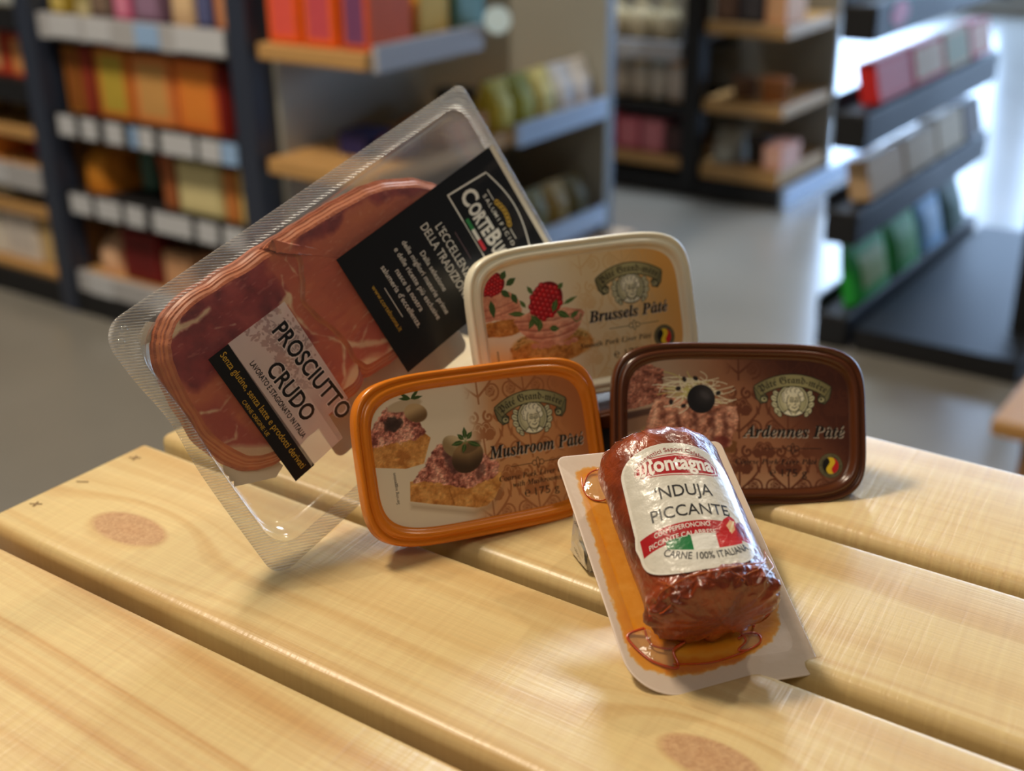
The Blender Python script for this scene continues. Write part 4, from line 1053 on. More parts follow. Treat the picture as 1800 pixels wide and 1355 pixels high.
# ------------------------------------------------------------------ sausage on its card
Q_N = (0.06829, 0.44212, 0.02314, 0.3727, 1.14192, -0.11168)
def make_nduja():
    R, c = pose(Q_N)
    HW, HH = 38.4, 58.7
    base = (0, -HH, -.8)
    th = thing('sausage_pack', 'red-brown spreadable sausage sealed on an oil-stained white card, tilted up', 'food pack', c + R @ Vector((0, -HH * .001, -.0008)), R)
    cv = Canvas(-40, 40, -60, 60, 7.0, (226, 208, 192)); X, Y = cv.X, cv.Y
    n1 = cv.noise(3, 1, 4); n2 = cv.noise(12, 2, 4); n3 = cv.noise(1.2, 4, 2)
    st = [(-32.2, 46), (-31.6, 50), (-27, 51.5), (-20, 51), (20, 52), (30, 46), (33, 20), (32.5, -10), (32.0, -26), (29.5, -35), (23, -42), (10, -47.5), (-8, -51), (-22, -50.5), (-31, -46.5), (-35.2, -39), (-35.2, -20), (-34.5, 0), (-33.4, 25)]
    warp = (n1 - .5) * 1.6 + (n3 - .5) * .9
    cv.poly(st, (230, 152, 36), 1.2, .95, warp)
    cv.poly(st, lerp((212, 122, 18), (232, 164, 52), np.clip(n2 * 2 - .5, 0, 1)), 5, .75, warp * 1.5 - 2.0)
    # paler greasy patch along the left strip
    cv.poly([(-29, 38), (-24, 40), (-21, 10), (-22, -30), (-27, -38), (-30.5, -20), (-29.5, 10)], lerp((206, 132, 44), (222, 158, 76), n1), 2.0, .7, (n1 - .5) * 3)
    cv.poly([(-20, -41), (6, -43), (20, -37), (10, -46.5), (-8, -49), (-20, -46)], (214, 150, 64), 2.5, .6, (n1 - .5) * 3)
    cv.poly([(-26, -42), (0, -46), (16, -42), (20, -38), (8, -48), (-10, -50.5), (-24, -49)], (196, 96, 14), 2.0, .6, (n1 - .5) * 3)
    for pk_ in ([(-27, -30), (-33, -30.5), (-33.5, -34), (-28, -43), (-20, -47.5), (-18.5, -41), (-18, -40), (-25, -37)], [(16, -33), (24, -24.5), (28.5, -23.5), (28.5, -28), (24, -31.5)], [(12, -38), (9, -43), (12, -44.5), (18, -42), (18.5, -38.5)], [(-30, 46), (-31, 40), (-29, 35), (-24, 33.5), (-20, 36), (-20, 47)]):
        cv.poly(pk_, (228, 196, 158), 1.5, .75, (n1 - .5) * 2)
    art = art_mat('card', cv, rough=.32, spec=.5, coat=.35, bump=.12, bscale=300)
    white = mat('card_white', (222, 204, 190), .5)
    rad = (19, 7, 3.5, 4)
    def warpz(x, y):
        return 1.0 * max(0, (y - 20) / 38) ** 2 * (abs(x) / 38) - .0006 * x * x * 0
    def ring(i, z):
        r_ = roundrect(-HW + i, HW - i, -HH + i, HH - i, [max(.5, q - i) for q in rad], 0, 12)
        return [(p[0], p[1], z + warpz(p[0], p[1])) for p in r_]
    G = Geo()
    G.loft([ring(.3, -.8), ring(0, -.6), ring(0, -.15), ring(.3, 0.0)], 1, True, True, False)
    top = ring(.3, 0.0); cx0 = [(p[0] * .5, p[1] * .5, 0) for p in top]; cx1 = [(p[0] * .8, p[1] * .8, warpz(p[0] * .8, p[1] * .8) * .6) for p in top]
    G.loft([top, cx1, cx0], 0, True, False, True)
    uv = [((v[0] + 40) / 80, (v[1] + 60) / 120) for v in G.V]
    meshobj('card', G.V, G.F, [art, white], th, mi=G.M, uv=uv, off=base)

    # sausage
    CX, CZ, RX, RZ = -3.7, 19.0, 26.0, 20.0
    Y0, Y1 = -41.5, 46.5
    nt_, ny_ = 220, 150
    us = np.concatenate([[-1], np.sin(np.linspace(-PI / 2, PI / 2, ny_))[1:-1], [1]])
    def rad_at(y):
        a, b = Y0, Y1
        e1 = 14.0; e2 = 10.0
        r = 1.0
        if y > b - e1: q = (y - (b - e1)) / e1; r = (max(0, 1 - q ** 2.3)) ** (1 / 2.3)
        elif y < a + e2: q = ((a + e2) - y) / e2; r = (max(0, 1 - q ** 3.0)) ** (1 / 2.2)
        return r
    V = []; ys = []
    for u in us:
        y = (Y0 + Y1) / 2 + u * (Y1 - Y0) / 2; ys.append(y)
    for y in ys:
        r = rad_at(y)
        for k in range(nt_):
            a = 2 * PI * k / nt_
            dx, dz = math.sin(a), math.cos(a)
            x = RX * dx * r; z = RZ * dz * r
            low = max(0, min(1, (-27 - y) / 8)); topz = max(0, min(1, (y - 33) / 10))
            p = Vector((x * .09, y * .09, z * .09))
            d = .35 * mnoise.fractal(p, 1.0, 2.0, 4)
            # gathered casing at the open end
            pl = math.sin(a * 13 + 2.5 * mnoise.noise(Vector((math.cos(a) * 2, math.sin(a) * 2, y * .08)))) * .55 + .8 * mnoise.noise(Vector((math.cos(a) * 5, math.sin(a) * 5, y * .14)))
            d += low * 1.1 * (1 - 2 * abs(mnoise.noise(Vector((x * .22 + 3, z * .22, y * .3)))))
            d += low * (2.0 * pl + 1.3 * math.exp(-((y + 30.5) / 1.6) ** 2))
            d += topz * .45 * math.sin(a * 17 + 3 * mnoise.noise(Vector((math.cos(a) * 2, math.sin(a) * 2, 3))))
            f = max(0, r)
            yy = y - low * .9 * mnoise.noise(Vector((x * .12, z * .12, 7)))
            V.append((CX + x + dx * d * min(1, f * 2), yy, max(.35, CZ + z + dz * d * min(1, f * 2))))
    F = [(j * nt_ + i, (j + 1) * nt_ + i, (j + 1) * nt_ + (i + 1) % nt_, j * nt_ + (i + 1) % nt_) for j in range(len(ys) - 1) for i in range(nt_)]
    SM = bpy.data.materials.new('sausage_casing'); SM.use_nodes = True
    nt = SM.node_tree; N = nt.nodes; Lk = nt.links; b = N['Principled BSDF']
    tc = N.new('ShaderNodeTexCoord')
    na = N.new('ShaderNodeTexNoise'); na.inputs['Scale'].default_value = 60; na.inputs['Detail'].default_value = 6; Lk.new(tc.outputs['Object'], na.inputs['Vector'])
    rp = N.new('ShaderNodeValToRGB'); Lk.new(na.outputs[0], rp.inputs[0])
    rp.color_ramp.elements[0].position = .3; rp.color_ramp.elements[1].position = .72
    rp.color_ramp.elements[0].color = sl((88, 30, 10)) + (1,); rp.color_ramp.elements[1].color = sl((158, 66, 22)) + (1,)
    Lk.new(rp.outputs[0], b.inputs['Base Color'])
    nb = N.new('ShaderNodeTexNoise'); nb.inputs['Scale'].default_value = 150; nb.inputs['Detail'].default_value = 4; nb.inputs['Distortion'].default_value = 1.2; Lk.new(tc.outputs['Object'], nb.inputs['Vector'])
    bp = N.new('ShaderNodeBump'); bp.inputs['Strength'].default_value = .75; bp.inputs['Distance'].default_value = .0013; Lk.new(nb.outputs[0], bp.inputs['Height']); Lk.new(bp.outputs[0], b.inputs['Normal'])
    setp(b, Roughness=.32, Specular_IOR_Level=.5, Coat_Weight=.55, Coat_Roughness=.12)
    Lk.new(bp.outputs[0], b.inputs['Coat Normal'])
    meshobj('sausage', V, F, SM, th, smooth=True, off=base)

    # label wrapped round the sausage; (u, v) run along its print
    tb = np.linspace(-PI * .62, PI * .62, 801)
    ds = np.hypot(RX * np.cos(tb), RZ * np.sin(tb)); sarc = np.concatenate([[0], np.cumsum((ds[1:] + ds[:-1]) / 2 * np.diff(tb))]); sarc -= np.interp(0, tb, sarc)
    c7, s7 = math.cos(math.radians(7)), math.sin(math.radians(7))
    def wrap(u, v, h=0.0):
        s = -4 + u * c7 + v * s7; y = -u * s7 + v * c7
        a = float(np.interp(s, sarc, tb))
        r = rad_at(y) if y > 30 else 1.0
        nx_, nz_ = math.sin(a) / RX, math.cos(a) / RZ; L = math.hypot(nx_, nz_)
        lift = .75 + h
        x = CX + RX * math.sin(a) * r + nx_ / L * lift; z = CZ + RZ * math.cos(a) * r + nz_ / L * lift
        return (x, y, z)
    def half(v):     # half width of the label at height v
        if v > 17: q = (v - 17) / 13.0; return 23.4 * math.sqrt(max(0, 1 - q ** 2.2))
        if v < -17: q = (-17 - v) / 13.5; return 23.4 * max(0, 1 - q ** 2.6) ** (1 / 1.9)
        return 23.4 + (1.2 if -17 < v < -8 else 0) * (1 - abs(v + 12.5) / 4.5)
    cv = Canvas(-27, 27, -32, 32, 14.0, (212, 208, 196)); X, Y = cv.X, cv.Y
    n1 = cv.noise(5, 6, 4)
    cv.img[:] = lerp((204, 200, 186), (224, 220, 210), n1)
    hv = np.vectorize(half)(Y[:, 0])[:, None]
    cv.put(np.clip((np.abs(X) - hv + 1.6) / .5, 0, 1), (232, 229, 220))
    red = (168, 22, 28)
    lz_ = [(-17.5, 17.0), (-14, 14.6), (2, 13.4), (14, 14.2), (16.6, 15.2), (16.8, 19.4), (13, 23.2), (0, 24.4), (-11, 23.4), (-17, 20.0)]
    cv.poly(lz_, (160, 40, 40), .2); cv.poly([(x * .975 - .2, 18.9 + (y - 18.9) * .92) for x, y in lz_], (230, 226, 216), .2); cv.poly([(x * .94 - .3, 18.9 + (y - 18.9) * .82) for x, y in lz_], red, .2)
    rb = lambda x: 1.9 * (1 - ((x - 2) / 22.0) ** 2)
    xs_ = np.linspace(-21.5, 23.5, 30)
    cv.poly([(x, -10.2 + rb(x)) for x in xs_] + [(x, -17.6 + rb(x)) for x in xs_[::-1]], red, .2)
    for x0_, x1_, col in ((-11.5, -2.0, (30, 116, 62)), (-2.0, 7.5, (226, 224, 216)), (7.5, 18.0, (196, 34, 36))):
        xx = np.linspace(x0_, x1_, 12)
        lo = lambda x: -21.6 + 3.6 * ((x - 3) / 15) ** 2
        cv.poly([(x, -15.8 + rb(x) - .4) for x in xx] + [(x, lo(x)) for x in xx[::-1]], col, .15)
    cv.poly([(10.0, -11.0), (12.5, -7.6), (15.5, -5.4), (17.4, -6.6), (18.0, -10), (16.5, -14.5), (13.0, -16.6), (9.0, -15.8)], (190, 26, 24), .2); cv.poly([(12.8, -10.6), (15.4, -7.2), (16.8, -8.0), (16.4, -12), (14.2, -14.4)], (228, 176, 130), .3)
    for q in range(9): cv.ell(14 + .35 * q % 3, -13 + q * .62, .5, .4, (236, 214, 160), 0, .2)
    cv.stroke([(15.5, -5.6), (16.0, -4.0)], .5, (90, 110, 40))
    cv.ell(20.5, -11.0, 3.4, 3.6, (122, 22, 40), 0, .4); cv.ell(21.5, -10.5, 1.4, 2.6, (164, 92, 120), .4, .8, .7)
    art = art_mat('artwork_sausage', cv, rough=.26, spec=.6, coat=.6, bump=.6, bscale=210, bdist=.0009)
    nv, nu = 90, 60; V = []; uv = []
    for v in np.linspace(-30.2, 29.8, nv):
        h = half(v)
        for q in np.linspace(-1, 1, nu):
            u = q * h; V.append(wrap(u, v)); uv.append(((u + 27) / 54, (v + 32) / 64))
    F = [(j * nu + i, j * nu + i + 1, (j + 1) * nu + i + 1, (j + 1) * nu + i) for j in range(nv - 1) for i in range(nu - 1)]
    lab = meshobj('sausage_label', V, F, art, th, uv=uv, smooth=True, off=base)
    BK = mat('sausage_print_black', (18, 16, 16), .4, coat=.4); WH = mat('sausage_print_white', (232, 226, 216), .4, coat=.4); RD = mat('sausage_print_red', (150, 52, 40), .45, coat=.4)
    G = Geo()
    fn = lambda x, y: wrap(x, y, .10)
    fn2 = lambda x, y: wrap(x, y, .18)
    line(G, 'M', -17.8, 15.4, 1, width=8.4, cap=7.6, style='fraktur', bold=.01, fn=fn)
    line(G, 'ontagna', -9.6, 16.4, 1, width=24.2, cap=7.0, bold=.032, fn=fn)
    line(G, "‘NDUJA", -11.4, 3.6, 0, width=22.4, cap=5.6, bold=.006, fn=fn)
    line(G, 'PICCANTE', -14.8, -5.6, 0, width=30.6, cap=5.2, bold=.006, fn=fn)
    rbt = lambda x, y: wrap(x, y + rb(x), .10)
    line(G, 'CON PEPERONCINO', -15.2, -13.1, 1, width=21.5, cap=2.1, bold=.004, fn=rbt)
    line(G, 'PICCANTE CALABRESE', -18.2, -16.7, 1, width=26, cap=2.1, bold=.004, fn=rbt)
    arc_line(G, 'CARNE 100% ITALIANA', 3.2, 3.2, 29.0, -PI / 2, 0, width=36, cap=3.0, fn=fn, inside=True, bold=.01)
    arc_line(G, 'Autentici Sapori Calabresi', -.5, 2.0, 23.6, PI / 2, 2, width=31, cap=2.0, fn=fn, bold=.01)
    G.obj('lettering', [BK, WH, RD], lab, smooth=True, off=base)

    # shrink film: creases, pockets of oil and a loose corner
    FILM = clear_plastic('shrink_film', tint=(1, .985, .96), haze=.03, gloss0=.06, gloss1=.7, rough=.06, bump=.6, bscale=90)
    OIL = mat('oily_crease', (196, 70, 12), .15, coat=1.0)
    OIL2 = mat('film_crease', (178, 88, 36), .12, coat=1.0)
    G = Geo()
    def on(s_, y, h=.9):
        a = float(np.interp(s_, sarc, tb)); r = rad_at(y)
        nx_, nz_ = math.sin(a) / RX, math.cos(a) / RZ; L = math.hypot(nx_, nz_)
        return (CX + RX * math.sin(a) * r + nx_ / L * h, y, max(.3, CZ + RZ * math.cos(a) * r + nz_ / L * h))
    rg = random.Random(11)
    def crease(pts, r, m_):
        P = [on(*p) for p in pts]; Q = []
        for i in range(len(P) - 1):
            for t_ in np.linspace(0, 1, 6, endpoint=False):
                p = Vector(P[i]).lerp(Vector(P[i + 1]), t_); Q.append(p + Vector((rg.uniform(-.12, .12), rg.uniform(-.15, .15), rg.uniform(-.05, .1))))
        Q.append(Vector(P[-1])); n = len(Q)
        G.tube(Q, [r * .75 * (.3 + .7 * math.sin(PI * min(1, max(0, i / (n - 1))))) for i in range(n)], m_, 6)
    crease([(-32, -33.5, 1.8), (-24, -32.0, 2.2), (-14, -31.6, 2.3), (-4, -32.4, 2.2), (8, -31.0, 2.2), (18, -28.5, 2.0), (27, -24, 1.5)], .42, 1)
    crease([(27, -18, 1.2), (20, -26, 1.7), (12, -33, 1.8), (2, -36, 1.4)], .36, 1)
    crease([(31, -16, 1.1), (26, -27, 1.7), (16, -35, 1.6)], .3, 1)
    crease([(-34, -30, 1.2), (-36, -35, 1.2), (-30, -37.5, 1.4), (-20, -36.5, 1.6)], .35, 0)
    crease([(-26, -26, 1.0), (-20, -33, 1.8), (-22, -38, 1.2)], .28, 1)
    crease([(0, -32.5, 1.9), (6, -36.5, 1.6), (4, -39.5, 1.0)], .3, 1)
    crease([(-12, -31.6, 1.9), (-9, -36.0, 1.5), (-14, -39.5, 1.0)], .26, 1)
    for k in range(14):
        s0 = rg.uniform(-34, 30); y0 = rg.uniform(-38, -31); crease([(s0, y0, 1.1), (s0 + rg.uniform(-5, 5), y0 + rg.uniform(-4, 4), 1.3), (s0 + rg.uniform(-7, 7), y0 + rg.uniform(-5, 5), 1.0)], .16, 1)
    for k in range(10):
        s0 = rg.uniform(-40, 20); crease([(s0, 36 + rg.uniform(-2, 3), .9), (s0 + rg.uniform(-5, 5), 41 + rg.uniform(-2, 2), 1.0), (s0 + rg.uniform(-6, 6), 44, .8)], .16, 1)
    def loop(pts, r, z=.9, zs=None):
        P = np.array(pts, float); n = len(P); Q = []
        for i in range(n - 1):
            p0, p1, p2, p3 = P[max(i - 1, 0)], P[i], P[i + 1], P[min(i + 2, n - 1)]
            for t_ in np.linspace(0, 1, 7, endpoint=False):
                q = .5 * ((2 * p1) + (p2 - p0) * t_ + (2 * p0 - 5 * p1 + 4 * p2 - p3) * t_ ** 2 + (3 * p1 - p0 - 3 * p2 + p3) * t_ ** 3); Q.append(Vector((q[0], q[1], q[2] if len(q) > 2 else z)))
        Q.append(Vector((P[-1][0], P[-1][1], P[-1][2] if P.shape[1] > 2 else z)))
        G.tube(Q, r, 0, 7)
    # pockets at the foot of the sausage and by its top left shoulder
    loop([(-27, -30, 2.5), (-33, -30.5, .6), (-33.5, -34, .5), (-28, -43, .5), (-20, -47.5, .5), (-18, -46, .6), (-18.5, -41, 2.0), (-13, -38.5, 3.0)], .55)
    loop([(-13, -38.5, 3.2), (-18, -40, 1.6), (-26, -37, 1.6), (-27, -30, 2.6)], .4)
    loop([(16, -37, 4), (20, -32, 2.5), (24, -24.5, .8), (28.5, -23.5, .5), (28.5, -28, .4), (24, -31.5, .5), (14, -33.5, 1.2), (8, -37, 2)], .5)
    loop([(10, -37, 3.2), (12, -41, 1.5), (8, -44, .6), (12, -44.5, .5), (18, -42, .5), (18.5, -38.5, .5), (14, -37.5, .8), (9, -40, 2)], .45)
    loop([(-30, 47, .4), (-31, 40, .4), (-29, 35, .5), (-24, 33.5, .8), (-20, 36, 3)], .3); loop([(-31, 41, .4), (-27, 47.5, .9), (-22, 49, 2), (-19, 45, 6)], .35)
    loop([(-20, -45.8, .4), (-6, -47.5, .4), (6, -46, .4), (12, -44.5, .4)], .35)
    film = G.obj('film_creases', [OIL, OIL2], th, smooth=True, off=base)
    # clear film over the card and a loose flap past its edge
    G = Geo()
    def fz(x, y):
        e = math.hypot(max(0, abs(x - CX) - 22) / 14, max(0, abs(y - 2) - 40) / 14)
        return .25 + .35 * max(0, mnoise.noise(Vector((x * .11, y * .11, 1)))) + max(0, 1 - e) * 2.2
    ring_o = roundrect(-HW + .6, HW + .1, -HH + .6, HH - .6, (18.5, 6.5, 3, 3.5), 0, 12)
    rings = []
    for f in (1.0, .97, .93, .88, .82):
        rings.append([(p[0] * f, p[1] * f, fz(p[0] * f, p[1] * f) + warpz(p[0] * f, p[1] * f) + (.0 if f < 1 else -.1)) for p in ring_o])
    G.loft(rings, 0)
    G.add([(HW - 1, -40, .6), (HW + 1.2, -46, .8), (HW + 2.6, -51, .3), (HW + 3.2, -57, -.2), (HW + .5, -54.5, .2), (HW - 1.5, -50, .4)], [(0, 1, 5), (1, 2, 4, 5), (2, 3, 4)])
    G.add([(26, -17, 8), (33, -13, 3), (34, -9, 2), (26, -6, 14)], [(0, 1, 2, 3)])
    PK = clear_plastic('oily_film', tint=(1, .90, .70), haze=.14, gloss0=.14, gloss1=.7, rough=.06, bump=1.0, bscale=160, hazecol=(.92, .72, .5))
    for tri in ([(-26, -31, 3.2), (-33, -30.5, .7), (-33.5, -34, .6), (-28, -43, .6), (-20, -47, .6), (-18.5, -41, 2.0), (-17, -39, 3)], [(16, -36, 4.2), (20, -32, 2.6), (24, -24.5, .9), (28.3, -23.5, .7), (28.3, -28, .6), (24, -31.5, .6), (12, -34, 1.4)], [(10, -37, 3.4), (12, -41, 1.6), (8, -44, .8), (12, -44.5, .6), (18, -42, .7), (18.5, -38.5, .6), (14, -37.5, 1.0)], [(-20, 37, 4), (-24, 33.5, .9), (-29, 35, .7), (-31, 41, .6), (-27, 47.5, 1.0), (-22, 48, 2.4)]):
        g2 = Geo(); cpt = np.mean(tri, 0) + np.array([0, 0, 1.6]); k = len(tri)
        mid = [tuple(np.array(p) * .5 + cpt * .5 + np.array([0, 0, .25])) for p in tri]
        g2.loft([tri, mid, [tuple(np.array(p) * .1 + cpt * .9) for p in tri]], 0, True, False, True)
        g2.obj('oil_pocket', PK, th, smooth=True, off=base)
    G.obj('film', FILM, th, smooth=True, off=base)
make_nduja()

# ------------------------------------------------------------------ foil block under the card
def make_foil():
    th = thing('foil_block', 'small block in crumpled silver foil propping up the sausage card', 'foil wrapped block', (0.0431, 0.4834, T), Matrix.Rotation(0.335, 3, 'Z'))
    FO = bpy.data.materials.new('foil'); FO.use_nodes = True
    nt = FO.node_tree; N = nt.nodes; Lk = nt.links; b = N['Principled BSDF']
    setp(b, Base_Color=sl((216, 212, 202)) + (1,), Metallic=.45, Roughness=.3)
    tc = N.new('ShaderNodeTexCoord'); v = N.new('ShaderNodeTexVoronoi'); v.inputs['Scale'].default_value = 120; v.feature = 'DISTANCE_TO_EDGE'
    nz = N.new('ShaderNodeTexNoise'); nz.inputs['Scale'].default_value = 90; Lk.new(tc.outputs['Object'], nz.inputs['Vector']); Lk.new(tc.outputs['Object'], v.inputs['Vector'])
    ad = N.new('ShaderNodeMath'); Lk.new(v.outputs[0], ad.inputs[0]); Lk.new(nz.outputs[0], ad.inputs[1])
    bp = N.new('ShaderNodeBump'); bp.inputs['Strength'].default_value = .8; bp.inputs['Distance'].default_value = .002; Lk.new(ad.outputs[0], bp.inputs['Height']); Lk.new(bp.outputs[0], b.inputs['Normal'])
    bm = bmesh.new(); bmesh.ops.create_cube(bm, size=1.0)
    bmesh.ops.bevel(bm, geom=bm.edges[:], offset=.05, segments=2, affect='EDGES')
    bmesh.ops.subdivide_edges(bm, edges=bm.edges[:], cuts=5, use_grid_fill=True)
    W, D, H = 32.0, 20.0, 30.0
    for q in bm.verts:
        p = q.co; n_ = p.normalized() if p.length else Vector((0, 0, 1))
        d = .022 * mnoise.noise(p * 5) + .018 * mnoise.noise(p * 11)
        p = p + n_ * d
        p.x *= 1 - .12 * (p.z + .5)
        z = (p.z + .5)
        q.co = Vector((p.x * W, p.y * D, max(.02, z * H - (.16 * H) * max(0, -p.y) * (1 if z > .5 else 0))))
    me = bpy.data.meshes.new('wrapper'); bm.to_mesh(me); bm.free()
    V = [v_.co[:] for v_ in me.vertices]; F = [tuple(p.vertices) for p in me.polygons]
    meshobj('wrapper', V, F, FO, th)
    # folded ears on the near faces
    G = Geo(); x = -W / 2 * .95
    G.add([(-16.2, -9.6, 5), (-15.4, -9.4, 28), (-15.2, 2, 27), (-17.0, -3, 12)], [(0, 1, 2, 3)])
    G.add([(-16.7, -9.8, 3), (-16.4, 9, 2), (-16.8, 0, 14), (-17.2, -9, 12)], [(0, 1, 2, 3)])
    G.add([(-15, -10.9, 12), (-4, -11.0, 3), (8, -10.9, 14), (-4, -11.2, 17)], [(0, 1, 2, 3)])
    G.add([(-16, -10.8, 13), (-13, -11.3, 2), (-3, -11.1, 12), (-10, -11.4, 16)], [(0, 1, 2, 3)])
    G.obj('fold', FO, th)
    G = Geo(); K = mat('foil_print', (70, 70, 68), .5)
    line(G, 'o8v', 0, 0, 0, width=5, cap=2.2, fn=lambda a, b_: (-17.0, 3 - a, 19 + b_))
    line(G, 'o8o', 0, 0, 0, width=5, cap=2.2, fn=lambda a, b_: (-17.6, 1 - a, 7 + b_ - a * .3))
    G.obj('printing', K, th)
make_foil()

# ------------------------------------------------------------------ the shop behind
BLACK = mat('shelf_black', (30, 31, 34), .55, spec=.3); BLUEBLACK = mat('post_blue_black', (46, 54, 72), .4)
OAK = mat('shelf_oak', (190, 148, 92), .5, vary=.15, vscale=12, stretch=(1, 6, 6))
OAKD = mat('panel_oak', (150, 108, 62), .55, vary=.15, vscale=12)
RAIL = mat('price_rail', (176, 178, 184), .35); RAILB = mat('rail_pale_blue', (176, 200, 232), .3)
TAGW = mat('tag_white', (196, 201, 210), .5); TAGB = mat('tag_blue', (150, 186, 232), .5)
PANEL = mat('panel_grey', (150, 150, 142), .6, vary=.08, vscale=4)
KICK = mat('kick_grey', (118, 116, 112), .5)
_pm = {}
def pk(c):
    if c not in _pm: _pm[c] = mat('print_%d_%d_%d' % c, c, .6, vary=.10, vscale=40, spec=.25)
    return _pm[c]

def gbox(G, t0, t1, n0, n1, z0, z1, m_=0): G.box((t0, n0, z0), (t1, n1, z1), m_)

_proto = {}
def product(kind, w, h, d, c1, c2):
    """one product mesh, front towards -y, base at z=0"""
    key = (kind, round(w, 3), round(h, 3), round(d, 3), c1, c2)
    if key in _proto: return _proto[key]
    bm = bmesh.new(); name = kind
    if kind in ('carton', 'box'):
        bmesh.ops.create_cube(bm, size=1.0)
        bmesh.ops.transform(bm, matrix=Matrix.Translation((0, d / 2, h / 2)) @ Matrix.Diagonal((w * .97, d, h, 1)), verts=bm.verts)
        bmesh.ops.bevel(bm, geom=bm.edges[:], offset=min(w, h, d) * .04, segments=2, affect='EDGES')
        fr = min((f for f in bm.faces), key=lambda f: f.calc_center_median().y + (0 if f.calc_area() > w * h * .4 else 9))
        r = bmesh.ops.inset_region(bm, faces=[fr], thickness=min(w, h) * .16, depth=0.0)
        fr.material_index = 1
        tp = max((f for f in bm.faces), key=lambda f: f.calc_center_median().z)
        r = bmesh.ops.inset_region(bm, faces=[tp], thickness=min(w, d) * .1, depth=-.001)
    elif kind == 'pouch':
        bmesh.ops.create_cube(bm, size=1.0)
        bmesh.ops.subdivide_edges(bm, edges=bm.edges[:], cuts=5, use_grid_fill=True)
        for v in bm.verts:
            u = v.co.z + .5; th = (1 - .92 * max(0, (u - .45) / .55) ** 1.3) * (1 - (abs(v.co.x) * 2) ** 4 * .5)
            v.co = Vector((v.co.x * w * (1 - .06 * math.sin(u * PI)), v.co.y * d * th + d / 2, u * h))
        for f in bm.faces:
            c = f.calc_center_median()
            if c.y < d * .5 and h * .2 < c.z < h * .68 and abs(c.x) < w * .34: f.material_index = 1
    else:   # jar or bottle
        prof = {'jar': [(.46, 0), (.5, .03), (.5, .74), (.42, .82), (.42, .84), (.45, .85), (.45, .98), (.4, 1)], 'bottle': [(.46, 0), (.5, .03), (.5, .55), (.42, .66), (.2, .78), (.17, .9), (.2, .91), (.2, .99), (.15, 1)], 'tub': [(.4, 0), (.42, .03), (.49, .86), (.52, .87), (.52, .97), (.48, 1)]}[kind]
        n = 20; prev = None
        for r, z in prof:
            ring = [bm.verts.new((r * w * math.cos(a), d / 2 + r * w * math.sin(a), z * h)) for a in np.linspace(0, 2 * PI, n, endpoint=False)]
            if prev:
                for i in range(n):
                    f = bm.faces.new((prev[i], prev[(i + 1) % n], ring[(i + 1) % n], ring[i])); f.smooth = True
                    if z <= .75 and z > .1 and kind != 'bottle' or (kind == 'bottle' and .1 < z < .6): f.material_index = 1
            else: bm.faces.new(list(reversed(ring)))
            prev = ring
        bm.faces.new(prev)
    me = bpy.data.meshes.new(name); bm.to_mesh(me); bm.free()
    me.materials.append(pk(c1)); me.materials.append(pk(c2))
    _proto[key] = me
    return me

def put(kind, t, n, z, w, h, d, c1, c2, label, cat, group=None, yaw=0.0, tilt=0.0):
    me = product(kind, w, h, d, c1, c2)
    nm = {'carton': 'carton', 'box': 'food_box', 'pouch': 'food_pouch', 'jar': 'jar', 'bottle': 'bottle', 'tub': 'food_tub'}[kind]
    o = bpy.data.objects.new(nm, me); COL.objects.link(o)
    M4 = (RG @ Matrix.Rotation(yaw, 3, 'Z') @ Matrix.Rotation(tilt, 3, 'X')).to_4x4(); M4.translation = wq(t, n, z)
    o.matrix_world = M4
    return tag(o, label, cat, group)

def shelf_unit(name, label, t0, t1, n0, n1, posts, shelves, height, kick=(0.0, .06), post_m=BLUEBLACK, back=True, sides=()):
    """shelves: (t0, t1, z, thickness, board material, rail or None, tag colours)"""
    th = thing(name, label, 'shelving', wq((t0 + t1) / 2, n0, 0), RG)
    ox, oy = (t0 + t1) / 2, n0
    def P(G, nm, M, parent=th): 
        return G.obj(nm, M, parent, scale=1.0, off=(ox, oy, 0))
    for p in posts:
        G = Geo(); gbox(G, p - .027, p + .027, n0 - .012, n0 + .05, 0, height); bevel(P(G, 'post', post_m), .004)
    if back:
        G = Geo(); gbox(G, t0, t1, n1 - .02, n1, 0, height); P(G, 'back_panel', OAKD if back is True else back)
    for p in sides:
        G = Geo(); gbox(G, p - .008, p + .008, n0 + .05, n1 - .021, .02, height); P(G, 'side_panel', OAKD)
    G = Geo(); gbox(G, t0, t1, n0 - .005, n0 + .03, kick[0], kick[1]); P(G, 'plinth', BLACK)
    for (a, b, z, thick, M, rail, tags) in shelves:
        G = Geo(); gbox(G, a, b, n0 + .012, n1 - .021, z - thick, z); s = P(G, 'shelf', M); bevel(s, .003)
        if rail:
            G = Geo(); gbox(G, a + .012, b - .012, n0 - .004, n0 + .0115, z - .046, z + .006); rl = P(G, 'price_rail', rail, s)
            for (x, wd, TM) in tags:
                G = Geo(); gbox(G, x, x + wd, n0 - .008, n0 - .0042, z - .040, z + .004); P(G, 'price_tag', TM, rl)
    return th

